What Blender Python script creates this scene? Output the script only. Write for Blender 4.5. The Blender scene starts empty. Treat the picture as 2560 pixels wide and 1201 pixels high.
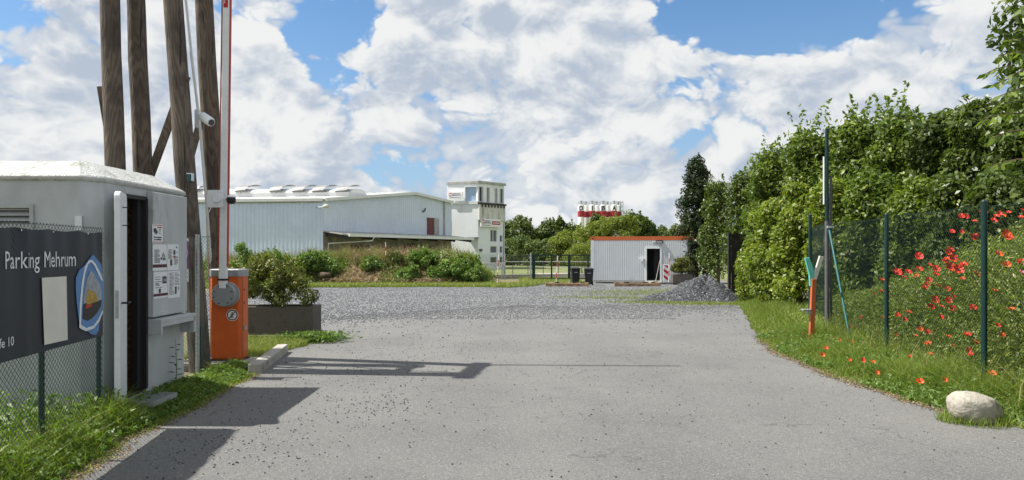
import bpy, bmesh, math, random
import numpy as np
from mathutils import Vector, Matrix
random.seed(7)
RNG = np.random.default_rng(7)
S = bpy.context.scene
COL = S.collection
rad = math.radians

# ---------------------------------------------------------------- camera
FP, HY, EYE = 1800.0, 630.0, 1.6          # focal length in photo pixels, horizon row, eye height
cd = bpy.data.cameras.new('camera')
cam = bpy.data.objects.new('camera', cd); COL.objects.link(cam)
cd.sensor_width = 36.0
cd.lens = 36.0 * FP / 2560.0
cd.shift_y = (HY - 600.5) / 2560.0
cd.clip_start = 0.05; cd.clip_end = 4000
cam.location = (0, 0, EYE); cam.rotation_euler = (rad(90), 0, 0)
S.camera = cam
S.view_settings.view_transform = 'Standard'
S.view_settings.look = 'None'
S.view_settings.exposure = 0.70
S.view_settings.gamma = 1.0
S.view_settings.use_curve_mapping = False

# ---------------------------------------------------------------- sun
SUN_EL = rad(55.0)
sunv = Vector((-math.cos(SUN_EL) * 0.9992, math.cos(SUN_EL) * 0.04, math.sin(SUN_EL))).normalized()  # towards the sun
ld = bpy.data.lights.new('sun', 'SUN'); ld.energy = 5.0; ld.angle = rad(0.53); ld.color = (1.0, 0.955, 0.88)
sun = bpy.data.objects.new('sun', ld); COL.objects.link(sun)
sun.rotation_euler = (-sunv).to_track_quat('-Z', 'Y').to_euler()
sun.location = (-30, 0, 40)

# ---------------------------------------------------------------- node helper
class N:
    """small wrapper round a node tree"""
    def __init__(s, tree):
        s.t = tree; s.n = tree.nodes; s.l = tree.links
    def add(s, typ, **kw):
        nd = s.n.new(typ)
        for k, v in kw.items():
            if k.startswith('i_'):
                key = k[2:]
                key = int(key) if key.isdigit() else key.replace('_', ' ')
                if hasattr(v, 'links') or isinstance(v, bpy.types.NodeSocket): s.l.new(v, nd.inputs[key])
                else: nd.inputs[key].default_value = v
            else: setattr(nd, k, v)
        return nd
    def put(s, nd, key, v):
        if isinstance(v, bpy.types.NodeSocket): s.l.new(v, nd.inputs[key])
        else: nd.inputs[key].default_value = v
    def math(s, op, a, b=None, c=None, clamp=False):
        nd = s.n.new('ShaderNodeMath'); nd.operation = op; nd.use_clamp = clamp
        s.put(nd, 0, a)
        if b is not None: s.put(nd, 1, b)
        if c is not None: s.put(nd, 2, c)
        return nd.outputs[0]
    def vmath(s, op, a, b=None, scale=None):
        nd = s.n.new('ShaderNodeVectorMath'); nd.operation = op
        s.put(nd, 0, a)
        if b is not None: s.put(nd, 1, b)
        if scale is not None: s.put(nd, 'Scale', scale)
        return nd.outputs['Value'] if op in ('LENGTH', 'DOT_PRODUCT', 'DISTANCE') else nd.outputs[0]
    def mix(s, f, a, b, mode='MIX'):
        nd = s.n.new('ShaderNodeMix'); nd.data_type = 'RGBA'; nd.blend_type = mode
        s.put(nd, 0, f); s.put(nd, 6, a); s.put(nd, 7, b)
        return nd.outputs[2]
    def noise(s, vec, scale, detail=4, rough=0.55, dist=0.0, col=False):
        nd = s.n.new('ShaderNodeTexNoise'); nd.inputs['Scale'].default_value = scale
        nd.inputs['Detail'].default_value = detail; nd.inputs['Roughness'].default_value = rough
        nd.inputs['Distortion'].default_value = dist
        if vec is not None: s.l.new(vec, nd.inputs['Vector'])
        return nd.outputs['Color' if col else 'Fac']
    def ramp(s, f, lo, hi, smooth=True):
        nd = s.n.new('ShaderNodeMapRange'); nd.interpolation_type = 'SMOOTHSTEP' if smooth else 'LINEAR'
        s.put(nd, 'Value', f); s.put(nd, 'From Min', lo); s.put(nd, 'From Max', hi)
        return nd.outputs['Result']

# ---------------------------------------------------------------- world: blue sky with cumulus
W = bpy.data.worlds.new('World'); S.world = W; W.use_nodes = True
w = N(W.node_tree); w.n.clear()
out = w.add('ShaderNodeOutputWorld'); bg = w.add('ShaderNodeBackground'); bg.inputs['Strength'].default_value = 0.072
sky = w.add('ShaderNodeTexSky'); sky.sky_type = 'NISHITA'; sky.sun_disc = False
sky.sun_elevation = SUN_EL; sky.sun_rotation = math.atan2(sunv.x, sunv.y)
sky.air_density = 1.0; sky.dust_density = 0.6; sky.ozone_density = 2.0
tc = w.add('ShaderNodeTexCoord'); D = tc.outputs['Generated']
sep = w.add('ShaderNodeSeparateXYZ'); w.l.new(D, sep.inputs[0]); dz = sep.outputs['Z']
# clouds lie flatter towards the horizon: stretch the vertical axis
st = w.vmath('MULTIPLY', D, (1.0, 1.0, 1.45))
def dirof(px, py):
    return Vector(((px - 1280) / FP, 1.0, (HY - py) / FP)).normalized()
def spots(lst):
    tot = None
    for px, py, rx, rz, k in lst:
        c = dirof(px, py)
        q = w.vmath('MULTIPLY', w.vmath('SUBTRACT', D, tuple(c)), (1 / rx, 1 / rx, 1 / rz))
        g = w.math('MULTIPLY', w.math('EXPONENT', w.math('MULTIPLY', w.vmath('DOT_PRODUCT', q, q), -0.9)), k)
        tot = g if tot is None else w.math('ADD', tot, g)
    return tot
def puffs(v, scales):
    """rounded bumps with creased valleys, one octave per scale"""
    tot = None
    for sc, k in scales:
        n = w.noise(v, sc, 0)
        p = w.math('MULTIPLY', w.math('ABSOLUTE', w.math('SUBTRACT', n, 0.5)), 2 * k)
        tot = p if tot is None else w.math('ADD', tot, p)
    return tot
warp0 = w.vmath('SCALE', w.vmath('SUBTRACT', w.noise(st, 5.0, 2, 0.5, col=True), (0.5, 0.5, 0.5)), scale=0.09)
vb = w.vmath('ADD', st, warp0)
def dens(v):
    coarse = w.noise(v, 2.9, 1, 0.5)
    return w.math('ADD', w.math('MULTIPLY', coarse, 0.60), puffs(v, ((6.0, .34), (13.0, .22), (27.0, .13), (56.0, .075), (115.0, .04))))
SUNO = (-0.020, 0.0, 0.034)
d0 = dens(vb); d1 = dens(w.vmath('ADD', vb, SUNO))
holes = spots([(850, 45, .068, .040, .26), (790, 95, .035, .020, .15), (1790, 28, .070, .034, .26), (1985, 58, .075, .036, .26), (2110, 40, .05, .04, .12),
               (2, 60, .030, .040, .20), (1725, 212, .045, .016, .14), (850, 200, .060, .016, .12), (640, 270, .07, .012, .08), (700, 500, .2, .03, .05), (1000, 425, .15, .02, .08), (1640, 350, .10, .014, .09)])
fill = spots([(1420, 120, .16, .09, .10), (230, 150, .16, .10, .08), (2330, 160, .12, .08, .10), (660, 350, .06, .03, .06), (1480, 280, .10, .03, .08), (1400, 430, .06, .02, .05)])
c = w.math('ADD', w.math('SUBTRACT', d0, holes), fill)
cover = w.ramp(c, 0.375, 0.450)
thick = w.ramp(c, 0.40, 0.60)
lit = w.math('ADD', 0.62, w.math('MULTIPLY', w.math('SUBTRACT', d0, d1), 4.0))
flat = w.ramp(w.noise(w.vmath('MULTIPLY', vb, (1, 1, 2.8)), 2.8, 4, 0.5), 0.36, 0.66)
lit = w.math('SUBTRACT', lit, w.math('MULTIPLY', w.math('MULTIPLY', thick, flat), 0.36))
lit = w.ramp(lit, -0.05, 1.05)
colB = w.mix(lit, (4.1, 4.7, 5.6, 1), (7.5, 7.6, 7.6, 1))
# a second, farther bank behind it
vf = w.vmath('ADD', vb, (4.3, 1.7, 0.0))
f0 = w.math('ADD', w.math('MULTIPLY', w.noise(w.vmath('MULTIPLY', vf, (1, 1, 1.8)), 5.0, 2, 0.5), 0.6), puffs(vf, ((14.0, .30), (30.0, .18), (62.0, .10))))
cA = w.ramp(w.math('SUBTRACT', f0, w.math('MULTIPLY', holes, 1.15)), 0.30, 0.41)
colA = w.mix(w.ramp(f0, 0.34, 0.62), (4.0, 4.7, 5.8, 1), (6.3, 6.5, 6.7, 1))
skyc = w.mix(1.0, sky.outputs[0], (0.86, 1.12, 1.28, 1), 'MULTIPLY')
hzf = w.math('MULTIPLY', w.ramp(w.math('SUBTRACT', 0.34, dz), 0.0, 0.30), 0.55)
base = w.mix(hzf, skyc, (3.4, 4.5, 6.1, 1))
allc = w.mix(w.math('MULTIPLY', cA, 0.88), base, colA)
allc = w.mix(cover, allc, colB)
w.l.new(allc, bg.inputs['Color']); w.l.new(bg.outputs[0], out.inputs['Surface'])

# ---------------------------------------------------------------- geometry helpers
def gz(y):
    return -0.35 * min(1.0, max(0.0, (y - 14.0) / 26.0))
def gzn(y):
    return -0.35 * np.clip((y - 14.0) / 26.0, 0, 1)
def P(px, py, d):
    return Vector(((px - 1280) * d / FP, d, EYE - (py - HY) * d / FP))
def G(px, py):
    d = 20.0
    for _ in range(30): d = (EYE - gz(d)) * FP / (py - HY)
    return Vector(((px - 1280) * d / FP, d, gz(d)))

class MB:
    def __init__(s): s.v = []; s.f = []
    def add(s, vs, fs):
        o = len(s.v); s.v += [tuple(p) for p in vs]; s.f += [tuple(i + o for i in f) for f in fs]
        return s
    def box(s, x0, x1, y0, y1, z0, z1):
        return s.add([(x0,y0,z0),(x1,y0,z0),(x1,y1,z0),(x0,y1,z0),(x0,y0,z1),(x1,y0,z1),(x1,y1,z1),(x0,y1,z1)],
                     [(0,3,2,1),(4,5,6,7),(0,1,5,4),(1,2,6,5),(2,3,7,6),(3,0,4,7)])
    def bar(s, a, b, w_, h, up=(0, 0, 1)):
        a, b = Vector(a), Vector(b); t = (b - a).normalized(); u = Vector(up)
        if abs(t.dot(u)) > 0.95: u = Vector((0, 1, 0))
        sd = t.cross(u).normalized() * w_ / 2; u2 = sd.cross(t).normalized() * h / 2
        vs = [a - sd - u2, a + sd - u2, a + sd + u2, a - sd + u2, b - sd - u2, b + sd - u2, b + sd + u2, b - sd + u2]
        return s.add(vs, [(0,1,2,3),(7,6,5,4),(0,4,5,1),(1,5,6,2),(2,6,7,3),(3,7,4,0)])
    def tube(s, pts, r, n=8, cap=True):
        pts = [Vector(p) for p in pts]; rs = r if isinstance(r, (list, tuple)) else [r] * len(pts)
        o = len(s.v); fs = []
        for i, p in enumerate(pts):
            t = (pts[min(i + 1, len(pts) - 1)] - pts[max(i - 1, 0)]).normalized()
            u = Vector((0, 0, 1)) if abs(t.z) < 0.9 else Vector((0, 1, 0))
            a = t.cross(u).normalized(); b = a.cross(t)
            for k in range(n):
                an = 2 * math.pi * k / n
                s.v.append(tuple(p + (a * math.cos(an) + b * math.sin(an)) * rs[i]))
        for i in range(len(pts) - 1):
            for k in range(n):
                fs.append((o + i*n + k, o + i*n + (k+1) % n, o + (i+1)*n + (k+1) % n, o + (i+1)*n + k))
        if cap:
            fs.append(tuple(o + k for k in range(n))[::-1]); fs.append(tuple(o + (len(pts)-1)*n + k for k in range(n)))
        s.f += fs; return s
    def prism(s, poly, ext):
        """poly: 3D points in order; ext: extrusion vector"""
        n = len(poly); e = Vector(ext)
        vs = [Vector(p) for p in poly] + [Vector(p) + e for p in poly]
        return s.add(vs, [tuple(range(n)), tuple(range(2*n - 1, n - 1, -1))] + [(i, i + n, (i+1) % n + n, (i+1) % n) for i in range(n)])
    def quad(s, a, b, c, d): return s.add([a, b, c, d], [(0, 1, 2, 3)])
    def loft(s, rings, cap=True):
        n = len(rings[0]); o = len(s.v)
        for r in rings: s.v += [tuple(p) for p in r]
        for i in range(len(rings) - 1):
            for k in range(n): s.f.append((o+i*n+k, o+i*n+(k+1) % n, o+(i+1)*n+(k+1) % n, o+(i+1)*n+k))
        if cap:
            s.f.append(tuple(o+k for k in range(n))[::-1]); s.f.append(tuple(o+(len(rings)-1)*n+k for k in range(n)))
        return s
    def build(s, name, m, parent=None, smooth=False, bevel=0, seg=2):
        me = bpy.data.meshes.new(name); me.from_pydata(s.v, [], s.f); me.update()
        o = bpy.data.objects.new(name, me); COL.objects.link(o)
        if m: me.materials.append(m)
        if smooth:
            me.polygons.foreach_set('use_smooth', [True] * len(me.polygons))
        if bevel:
            b = o.modifiers.new('bevel', 'BEVEL'); b.width = bevel; b.segments = seg; b.limit_method = 'ANGLE'; b.angle_limit = rad(40)
        if smooth and smooth != 'all':
            try: me.set_sharp_from_angle(angle=rad(38))
            except Exception: pass
        if parent: o.parent = parent
        return o

def bulk(name, verts, k, m, parent=None, tint=None, tri=False, smooth=False):
    """many little faces of k vertices each; verts (n*k,3); tint (n,)"""
    verts = np.asarray(verts, dtype=np.float32).reshape(-1, 3); nf = len(verts) // k
    me = bpy.data.meshes.new(name)
    me.vertices.add(len(verts)); me.vertices.foreach_set('co', verts.ravel())
    me.loops.add(nf * k); me.loops.foreach_set('vertex_index', np.arange(nf * k, dtype=np.int32))
    me.polygons.add(nf); me.polygons.foreach_set('loop_start', np.arange(nf, dtype=np.int32) * k)
    me.polygons.foreach_set('loop_total', np.full(nf, k, dtype=np.int32))
    me.update(calc_edges=True)
    if tint is not None:
        a = me.attributes.new('tint', 'FLOAT', 'FACE'); a.data.foreach_set('value', np.asarray(tint, dtype=np.float32))
    o = bpy.data.objects.new(name, me); COL.objects.link(o); me.materials.append(m)
    if parent: o.parent = parent
    return o

def indexed(name, verts, faces, m, parent=None, tint=None):
    """equal-size faces array"""
    verts = np.asarray(verts, np.float32).reshape(-1, 3); faces = np.asarray(faces, np.int32); nf, k = faces.shape
    me = bpy.data.meshes.new(name)
    me.vertices.add(len(verts)); me.vertices.foreach_set('co', verts.ravel())
    me.loops.add(nf * k); me.loops.foreach_set('vertex_index', faces.ravel())
    me.polygons.add(nf); me.polygons.foreach_set('loop_start', np.arange(nf, dtype=np.int32) * k)
    me.polygons.foreach_set('loop_total', np.full(nf, k, dtype=np.int32))
    me.update(calc_edges=True)
    if tint is not None:
        a = me.attributes.new('tint', 'FLOAT', 'FACE'); a.data.foreach_set('value', np.asarray(tint, dtype=np.float32))
    o = bpy.data.objects.new(name, me); COL.objects.link(o); me.materials.append(m)
    if parent: o.parent = parent
    return o

def tag(o, label=None, cat=None, group=None, kind=None):
    if label: o['label'] = label
    if cat: o['category'] = cat
    if group: o['group'] = group
    if kind: o['kind'] = kind
    return o
def empty(name, label, cat, group=None, loc=(0, 0, 0)):
    o = bpy.data.objects.new(name, None); COL.objects.link(o); o.empty_display_size = 0.2
    o.location = loc
    return tag(o, label, cat, group)
def copy_tree(o, loc=None, rotz=None, parent=None, label=None):
    c = o.copy(); COL.objects.link(c)
    if parent: c.parent = parent
    if loc is not None: c.location = loc
    if rotz is not None: c.rotation_euler = (0, 0, rotz)
    if label: c['label'] = label
    for ch in list(o.children): copy_tree(ch, parent=c)
    return c

class Fr:
    """vertical plane through plan points A -> B; t is outward (towards the camera side)"""
    def __init__(s, A, B):
        s.A = Vector((A[0], A[1], 0)); s.B = Vector((B[0], B[1], 0)); d = s.B - s.A; s.L = d.length; s.u = d / s.L
        s.n = Vector((s.u.y, -s.u.x, 0))
        if s.n.dot(-s.A) < 0: s.n = -s.n
    def s_(s, px, off=0.0):
        k = (px - 1280) / FP; A = s.A + s.n * off
        return (k * A.y - A.x) / (s.u.x - k * s.u.y)
    def z_(s, px, py, off=0.0):
        y = (s.A + s.n * off + s.u * s.s_(px, off)).y
        return EYE - (py - HY) * y / FP
    def p(s, a, t, z): return s.A + s.u * a + s.n * t + Vector((0, 0, z))
    def slab(s, mb, s0, s1, t0, t1, z0, z1):
        vs = [s.p(a, t, z) for z in (z0, z1) for a, t in ((s0, t0), (s1, t0), (s1, t1), (s0, t1))]
        return mb.add(vs, [(0,3,2,1),(4,5,6,7),(0,1,5,4),(1,2,6,5),(2,3,7,6),(3,0,4,7)])
    def rect(s, mb, px0, px1, py0, py1, t0, t1, pxr=None):
        """slab filling a picture rectangle measured at its left edge"""
        a, b = s.s_(px0), s.s_(px1); pr = pxr or px0
        return s.slab(mb, a, b, t0, t1, s.z_(pr, py1), s.z_(pr, py0))
    def wall(s, mb, z0, z1, th, ops=(), s0=0, s1=None):
        s1 = s.L if s1 is None else s1
        xs = sorted({s0, s1, *[o[0] for o in ops], *[o[1] for o in ops]}); zs = sorted({z0, z1, *[o[2] for o in ops], *[o[3] for o in ops]})
        for i in range(len(xs) - 1):
            for j in range(len(zs) - 1):
                cx, cz = (xs[i] + xs[i+1]) / 2, (zs[j] + zs[j+1]) / 2
                if any(o[0] < cx < o[1] and o[2] < cz < o[3] for o in ops): continue
                for t in (0, -th): mb.quad(*[s.p(a, t, z) for a, z in ((xs[i], zs[j]), (xs[i+1], zs[j]), (xs[i+1], zs[j+1]), (xs[i], zs[j+1]))])
        for o in list(ops) + [(s0, s1, z0, z1)]:
            c = [(o[0], o[2]), (o[1], o[2]), (o[1], o[3]), (o[0], o[3])]
            for k in range(4):
                (a, z), (b, y) = c[k], c[(k+1) % 4]
                mb.quad(s.p(a, 0, z), s.p(b, 0, y), s.p(b, -th, y), s.p(a, -th, z))
        return mb
    def ribs(s, mb, s0, s1, t, z0, ztop, pitch, depth):
        """trapezoid sheet profile"""
        a = s0; pts = []
        while a < s1 - 1e-3:
            pts += [(a, t), (a + pitch*.3, t), (a + pitch*.45, t + depth), (a + pitch*.85, t + depth)]; a += pitch
        pts.append((s1, t)); pts = [(min(q, s1), r) for q, r in pts]
        zf = ztop if callable(ztop) else (lambda q: ztop)
        o = len(mb.v)
        for q, r in pts: mb.v += [tuple(s.p(q, r, z0)), tuple(s.p(q, r, zf(q)))]
        for i in range(len(pts) - 1): mb.f.append((o+2*i, o+2*i+2, o+2*i+3, o+2*i+1))
        return mb

# ---------------------------------------------------------------- materials
MATS = {}
def mat(name, col, rough=0.7, metal=0.0, var=0.0, scale=6.0, bump=0.0, bscale=40.0, dirt=None, dirt_scale=2.0, dirt_lo=0.55, dirt_hi=0.75, stretch=None, spec=0.4, coat=0.0):
    m = bpy.data.materials.new(name); m.use_nodes = True; t = N(m.node_tree)
    b = t.n['Principled BSDF']; b.inputs['Roughness'].default_value = rough; b.inputs['Metallic'].default_value = metal
    b.inputs['Specular IOR Level'].default_value = spec; b.inputs['Coat Weight'].default_value = coat
    c = (*col, 1)
    tcn = t.add('ShaderNodeTexCoord'); v = tcn.outputs['Object']
    if stretch: v = t.vmath('MULTIPLY', v, stretch)
    src = None
    if var:
        n = t.noise(v, scale, 5, 0.6)
        src = t.mix(t.ramp(n, 0.3, 0.7), tuple(x * (1 - var) for x in col) + (1,), tuple(min(1, x * (1 + var)) for x in col) + (1,))
    if dirt:
        n = t.noise(v, dirt_scale, 7, 0.65)
        src = t.mix(t.math('MULTIPLY', t.ramp(n, dirt_lo, dirt_hi), 0.85), src if src is not None else c, (*dirt, 1))
    if src is not None: t.l.new(src, b.inputs['Base Color'])
    else: b.inputs['Base Color'].default_value = c
    if bump:
        bn = t.add('ShaderNodeBump'); bn.inputs['Strength'].default_value = 1.0; bn.inputs['Distance'].default_value = bump
        t.l.new(t.noise(v, bscale, 4, 0.6), bn.inputs['Height']); t.l.new(bn.outputs[0], b.inputs['Normal'])
    MATS[name] = m; return m

def leaf_mat(name, ca, cb, cc=None, trans=0.35, rough=0.5, tpow=1.0):
    """leaf colours vary leaf by leaf through the face attribute 'tint'"""
    m = bpy.data.materials.new(name); m.use_nodes = True; t = N(m.node_tree); t.n.clear()
    o = t.add('ShaderNodeOutputMaterial'); at = t.add('ShaderNodeAttribute'); at.attribute_name = 'tint'
    f = at.outputs['Fac']
    c = t.mix(t.ramp(f, 0.0, 0.9, False), (*ca, 1), (*cb, 1))
    if cc: c = t.mix(t.ramp(f, 0.93, 0.97, False), c, (*cc, 1))
    b = t.add('ShaderNodeBsdfPrincipled'); t.l.new(c, b.inputs['Base Color']); b.inputs['Roughness'].default_value = rough
    b.inputs['Specular IOR Level'].default_value = 0.35
    tr = t.add('ShaderNodeBsdfTranslucent'); t.l.new(t.mix(1.0, c, (1.3, 1.5, 0.5, 1), 'MULTIPLY'), tr.inputs['Color'])
    mx = t.add('ShaderNodeMixShader'); mx.inputs[0].default_value = trans
    t.l.new(b.outputs[0], mx.inputs[1]); t.l.new(tr.outputs[0], mx.inputs[2]); t.l.new(mx.outputs[0], o.inputs['Surface'])
    return m

M = dict(
    hut=mat('painted_concrete', (.45, .47, .48), .85, var=.10, scale=3, bump=.003, bscale=90, dirt=(.21, .22, .19), dirt_scale=3.1, dirt_lo=.52, dirt_hi=.74, stretch=(1, 1, .45)),
    hutroof=mat('stucco_roof', (.50, .51, .49), .85, var=.10, scale=8, bump=.022, bscale=38, dirt=(.24, .25, .19), dirt_scale=5, dirt_lo=.50, dirt_hi=.72),
    louvre=mat('grey_louvre', (.42, .43, .42), .6, var=.08),
    white=mat('white_paint', (.74, .76, .77), .4, var=.04, scale=9, dirt=(.45, .45, .42), dirt_lo=.66, dirt_hi=.85),
    alu=mat('aluminium', (.62, .64, .66), .35, .7, var=.06),
    galv=mat('galvanised_steel', (.42, .44, .45), .5, .6, var=.12, scale=20),
    dark=mat('dark_rubber', (.02, .02, .022), .6),
    osb=mat('chipboard', (.28, .15, .06), .8, var=.45, scale=30, bump=.002, bscale=60),
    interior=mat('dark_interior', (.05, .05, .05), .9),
    banner=mat('banner_cloth', (.026, .030, .040), .55, var=.10, scale=4),
    print_white=mat('white_print', (.72, .74, .76), .6),
    card=mat('off_white_card', (.66, .65, .58), .6, var=.04),
    blue=mat('blue_print', (.10, .23, .47), .6), lightblue=mat('light_blue_print', (.45, .55, .70), .6),
    gsky=mat('grey_print', (.30, .33, .36), .6, var=.2, scale=20), pdark=mat('dark_print', (.03, .028, .025), .6, var=.3, scale=50),
    yellow=mat('yellow_print', (.42, .27, .05), .6, var=.3, scale=40), redprint=mat('red_print', (.45, .04, .03), .6),
    green_wire=mat('green_wire', (.006, .026, .022), .4, spec=.6), grey_wire=mat('weathered_wire', (.10, .12, .11), .5, .3),
    green_post=mat('green_post', (.005, .030, .028), .4, var=.2, scale=14),
    orange=mat('orange_powder_coat', (.56, .105, .018), .42, var=.07, scale=5, bump=.0004, bscale=500, dirt=(.30, .10, .045), dirt_scale=2.2, dirt_lo=.50, dirt_hi=.8),
    lid=mat('grey_cast_lid', (.33, .34, .34), .5, .2, var=.15, scale=16, dirt=(.16, .16, .15), dirt_scale=8),
    disc=mat('grey_disc', (.25, .265, .28), .5, var=.05), armred=mat('red_edge', (.42, .04, .02), .5),
    concrete=mat('concrete', (.38, .36, .32), .9, var=.15, scale=7, bump=.004, bscale=60, dirt=(.19, .18, .145), dirt_scale=5, dirt_lo=.48, dirt_hi=.68),
    planter=mat('exposed_aggregate', (.115, .10, .085), .9, var=.5, scale=120, bump=.006, bscale=130, dirt=(.05, .05, .035), dirt_scale=5),
    purple=mat('purple_print', (.22, .05, .20), .6), ink=mat('ink', (.05, .05, .06), .6), maroon=mat('maroon_print', (.08, .015, .03), .6),
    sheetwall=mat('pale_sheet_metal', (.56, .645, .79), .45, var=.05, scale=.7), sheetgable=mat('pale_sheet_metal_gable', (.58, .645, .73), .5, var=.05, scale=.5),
    trim=mat('white_trim', (.66, .67, .66), .5, var=.06, scale=2), dulltrim=mat('grey_trim', (.36, .36, .34), .6, var=.2, scale=2),
    roofm=mat('roof_sheet', (.50, .50, .48), .6, var=.08, scale=.6),
    skylight=mat('milky_skylight', (.78, .79, .74), .3, var=.05, scale=1, spec=.6), ventm=mat('grey_vent', (.22, .22, .22), .5, var=.1),
    render=mat('white_render', (.76, .78, .81), .85, var=.05, scale=.7, dirt=(.50, .51, .51), dirt_scale=.9, dirt_lo=.58, dirt_hi=.8, stretch=(1, 1, .35)),
    render2=mat('streaked_render', (.56, .56, .52), .85, var=.12, scale=1.5, dirt=(.22, .21, .17), dirt_scale=1.8, dirt_lo=.5, dirt_hi=.72, stretch=(1, 1, .25)),
    shade=mat('shaded_board', (.22, .20, .17), .85, var=.3, scale=1.2), black=mat('black_bitumen', (.035, .033, .03), .7, var=.3),
    glass=mat('dark_glass', (.025, .03, .035), .06, spec=.9), glassblue=mat('pale_glass', (.30, .42, .58), .08, spec=1.0),
    redwood=mat('red_frame', (.13, .022, .022), .5, var=.1), signred=mat('sign_red', (.35, .02, .05), .5), navy=mat('navy_letters', (.03, .03, .10), .5),
    cont=mat('container_sheet', (.60, .63, .65), .5, var=.04, scale=1.2, dirt=(.36, .36, .34), dirt_scale=1.6, dirt_lo=.6, dirt_hi=.85), contside=mat('container_side', (.36, .36, .31), .7, var=.1, scale=2, dirt=(.2, .21, .15), dirt_scale=2),
    contrim=mat('orange_rim', (.52, .12, .035), .5, var=.07, scale=2), bin_=mat('black_bin', (.018, .018, .021), .5), binprint=mat('bin_print', (.45, .45, .47), .6),
    bred=mat('beacon_red', (.48, .025, .03), .45), bwhite=mat('beacon_white', (.78, .78, .78), .45),
    timber=mat('weathered_timber', (.33, .22, .13), .9, var=.35, scale=3, bump=.01, bscale=14, dirt=(.10, .075, .05), dirt_scale=5, dirt_lo=.5, dirt_hi=.65),
    silo=mat('silo_white', (.72, .72, .70), .5, var=.03, scale=.2), silored=mat('silo_red', (.30, .022, .03), .5, var=.08, scale=.3), letter=mat('black_letters', (.02, .02, .03), .5),
    steel=mat('dark_steel', (.10, .10, .105), .6, var=.15), rust=mat('rusty_black_steel', (.025, .022, .02), .7, var=.3, dirt=(.16, .06, .03), dirt_scale=4, dirt_lo=.6, dirt_hi=.75),
    turq=mat('turquoise_plastic', (.13, .50, .42), .45), offw=mat('grey_white_plastic', (.55, .54, .47), .5), forkorange=mat('orange_post', (.48, .12, .045), .5, var=.1),
    bark=mat('bark', (.10, .075, .05), .9, var=.3, scale=12, bump=.01, bscale=30), twig=mat('twig', (.13, .09, .06), .9),
    poppy=mat('poppy_red', (.62, .032, .012), .55, var=.12, scale=60), poppyo=mat('poppy_orange', (.70, .10, .015), .55), pink=mat('poppy_pink', (.62, .22, .26), .55), stem=mat('stem_green', (.09, .15, .03), .6),
    teal=mat('teal_box', (.02, .09, .09), .5),
)

# wood of the poles
def wood_mat():
    m = bpy.data.materials.new('pole_wood'); m.use_nodes = True; t = N(m.node_tree); b = t.n['Principled BSDF']
    v = t.add('ShaderNodeTexCoord').outputs['Object']
    ws = t.vmath('MULTIPLY', v, (1, 1, .16))
    wp = t.vmath('ADD', ws, t.vmath('SCALE', t.noise(ws, 3.0, 3, .5, col=True), scale=.35))
    nd = t.add('ShaderNodeTexWave'); nd.wave_type = 'RINGS'; nd.rings_direction = 'SPHERICAL'; nd.inputs['Scale'].default_value = 9; nd.inputs['Distortion'].default_value = 5; nd.inputs['Detail'].default_value = 4; nd.inputs['Detail Scale'].default_value = 1.6
    t.l.new(wp, nd.inputs['Vector'])
    fine = t.noise(t.vmath('MULTIPLY', v, (1, 1, .05)), 70, 5, .7)
    crack = t.ramp(t.noise(t.vmath('MULTIPLY', v, (1, 1, .03)), 26, 4, .6), .60, .66)
    c = t.mix(t.ramp(nd.outputs['Fac'], .15, .75), (.080, .058, .043, 1), (.185, .143, .106, 1))
    c = t.mix(t.math('MULTIPLY', fine, .95), c, (.125, .102, .082, 1))
    c = t.mix(t.math('MULTIPLY', t.ramp(t.noise(v, 1.3, 4, .6), .45, .65), .6), c, (.035, .027, .022, 1))
    c = t.mix(t.math('MULTIPLY', crack, .8), c, (.012, .010, .008, 1))
    t.l.new(c, b.inputs['Base Color']); b.inputs['Roughness'].default_value = .85
    bn = t.add('ShaderNodeBump'); bn.inputs['Distance'].default_value = .012; bn.inputs['Strength'].default_value = .8
    t.l.new(t.math('SUBTRACT', t.math('ADD', fine, t.math('MULTIPLY', nd.outputs['Fac'], .4)), crack), bn.inputs['Height']); t.l.new(bn.outputs[0], b.inputs['Normal'])
    return m
M['wood'] = wood_mat()

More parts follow.
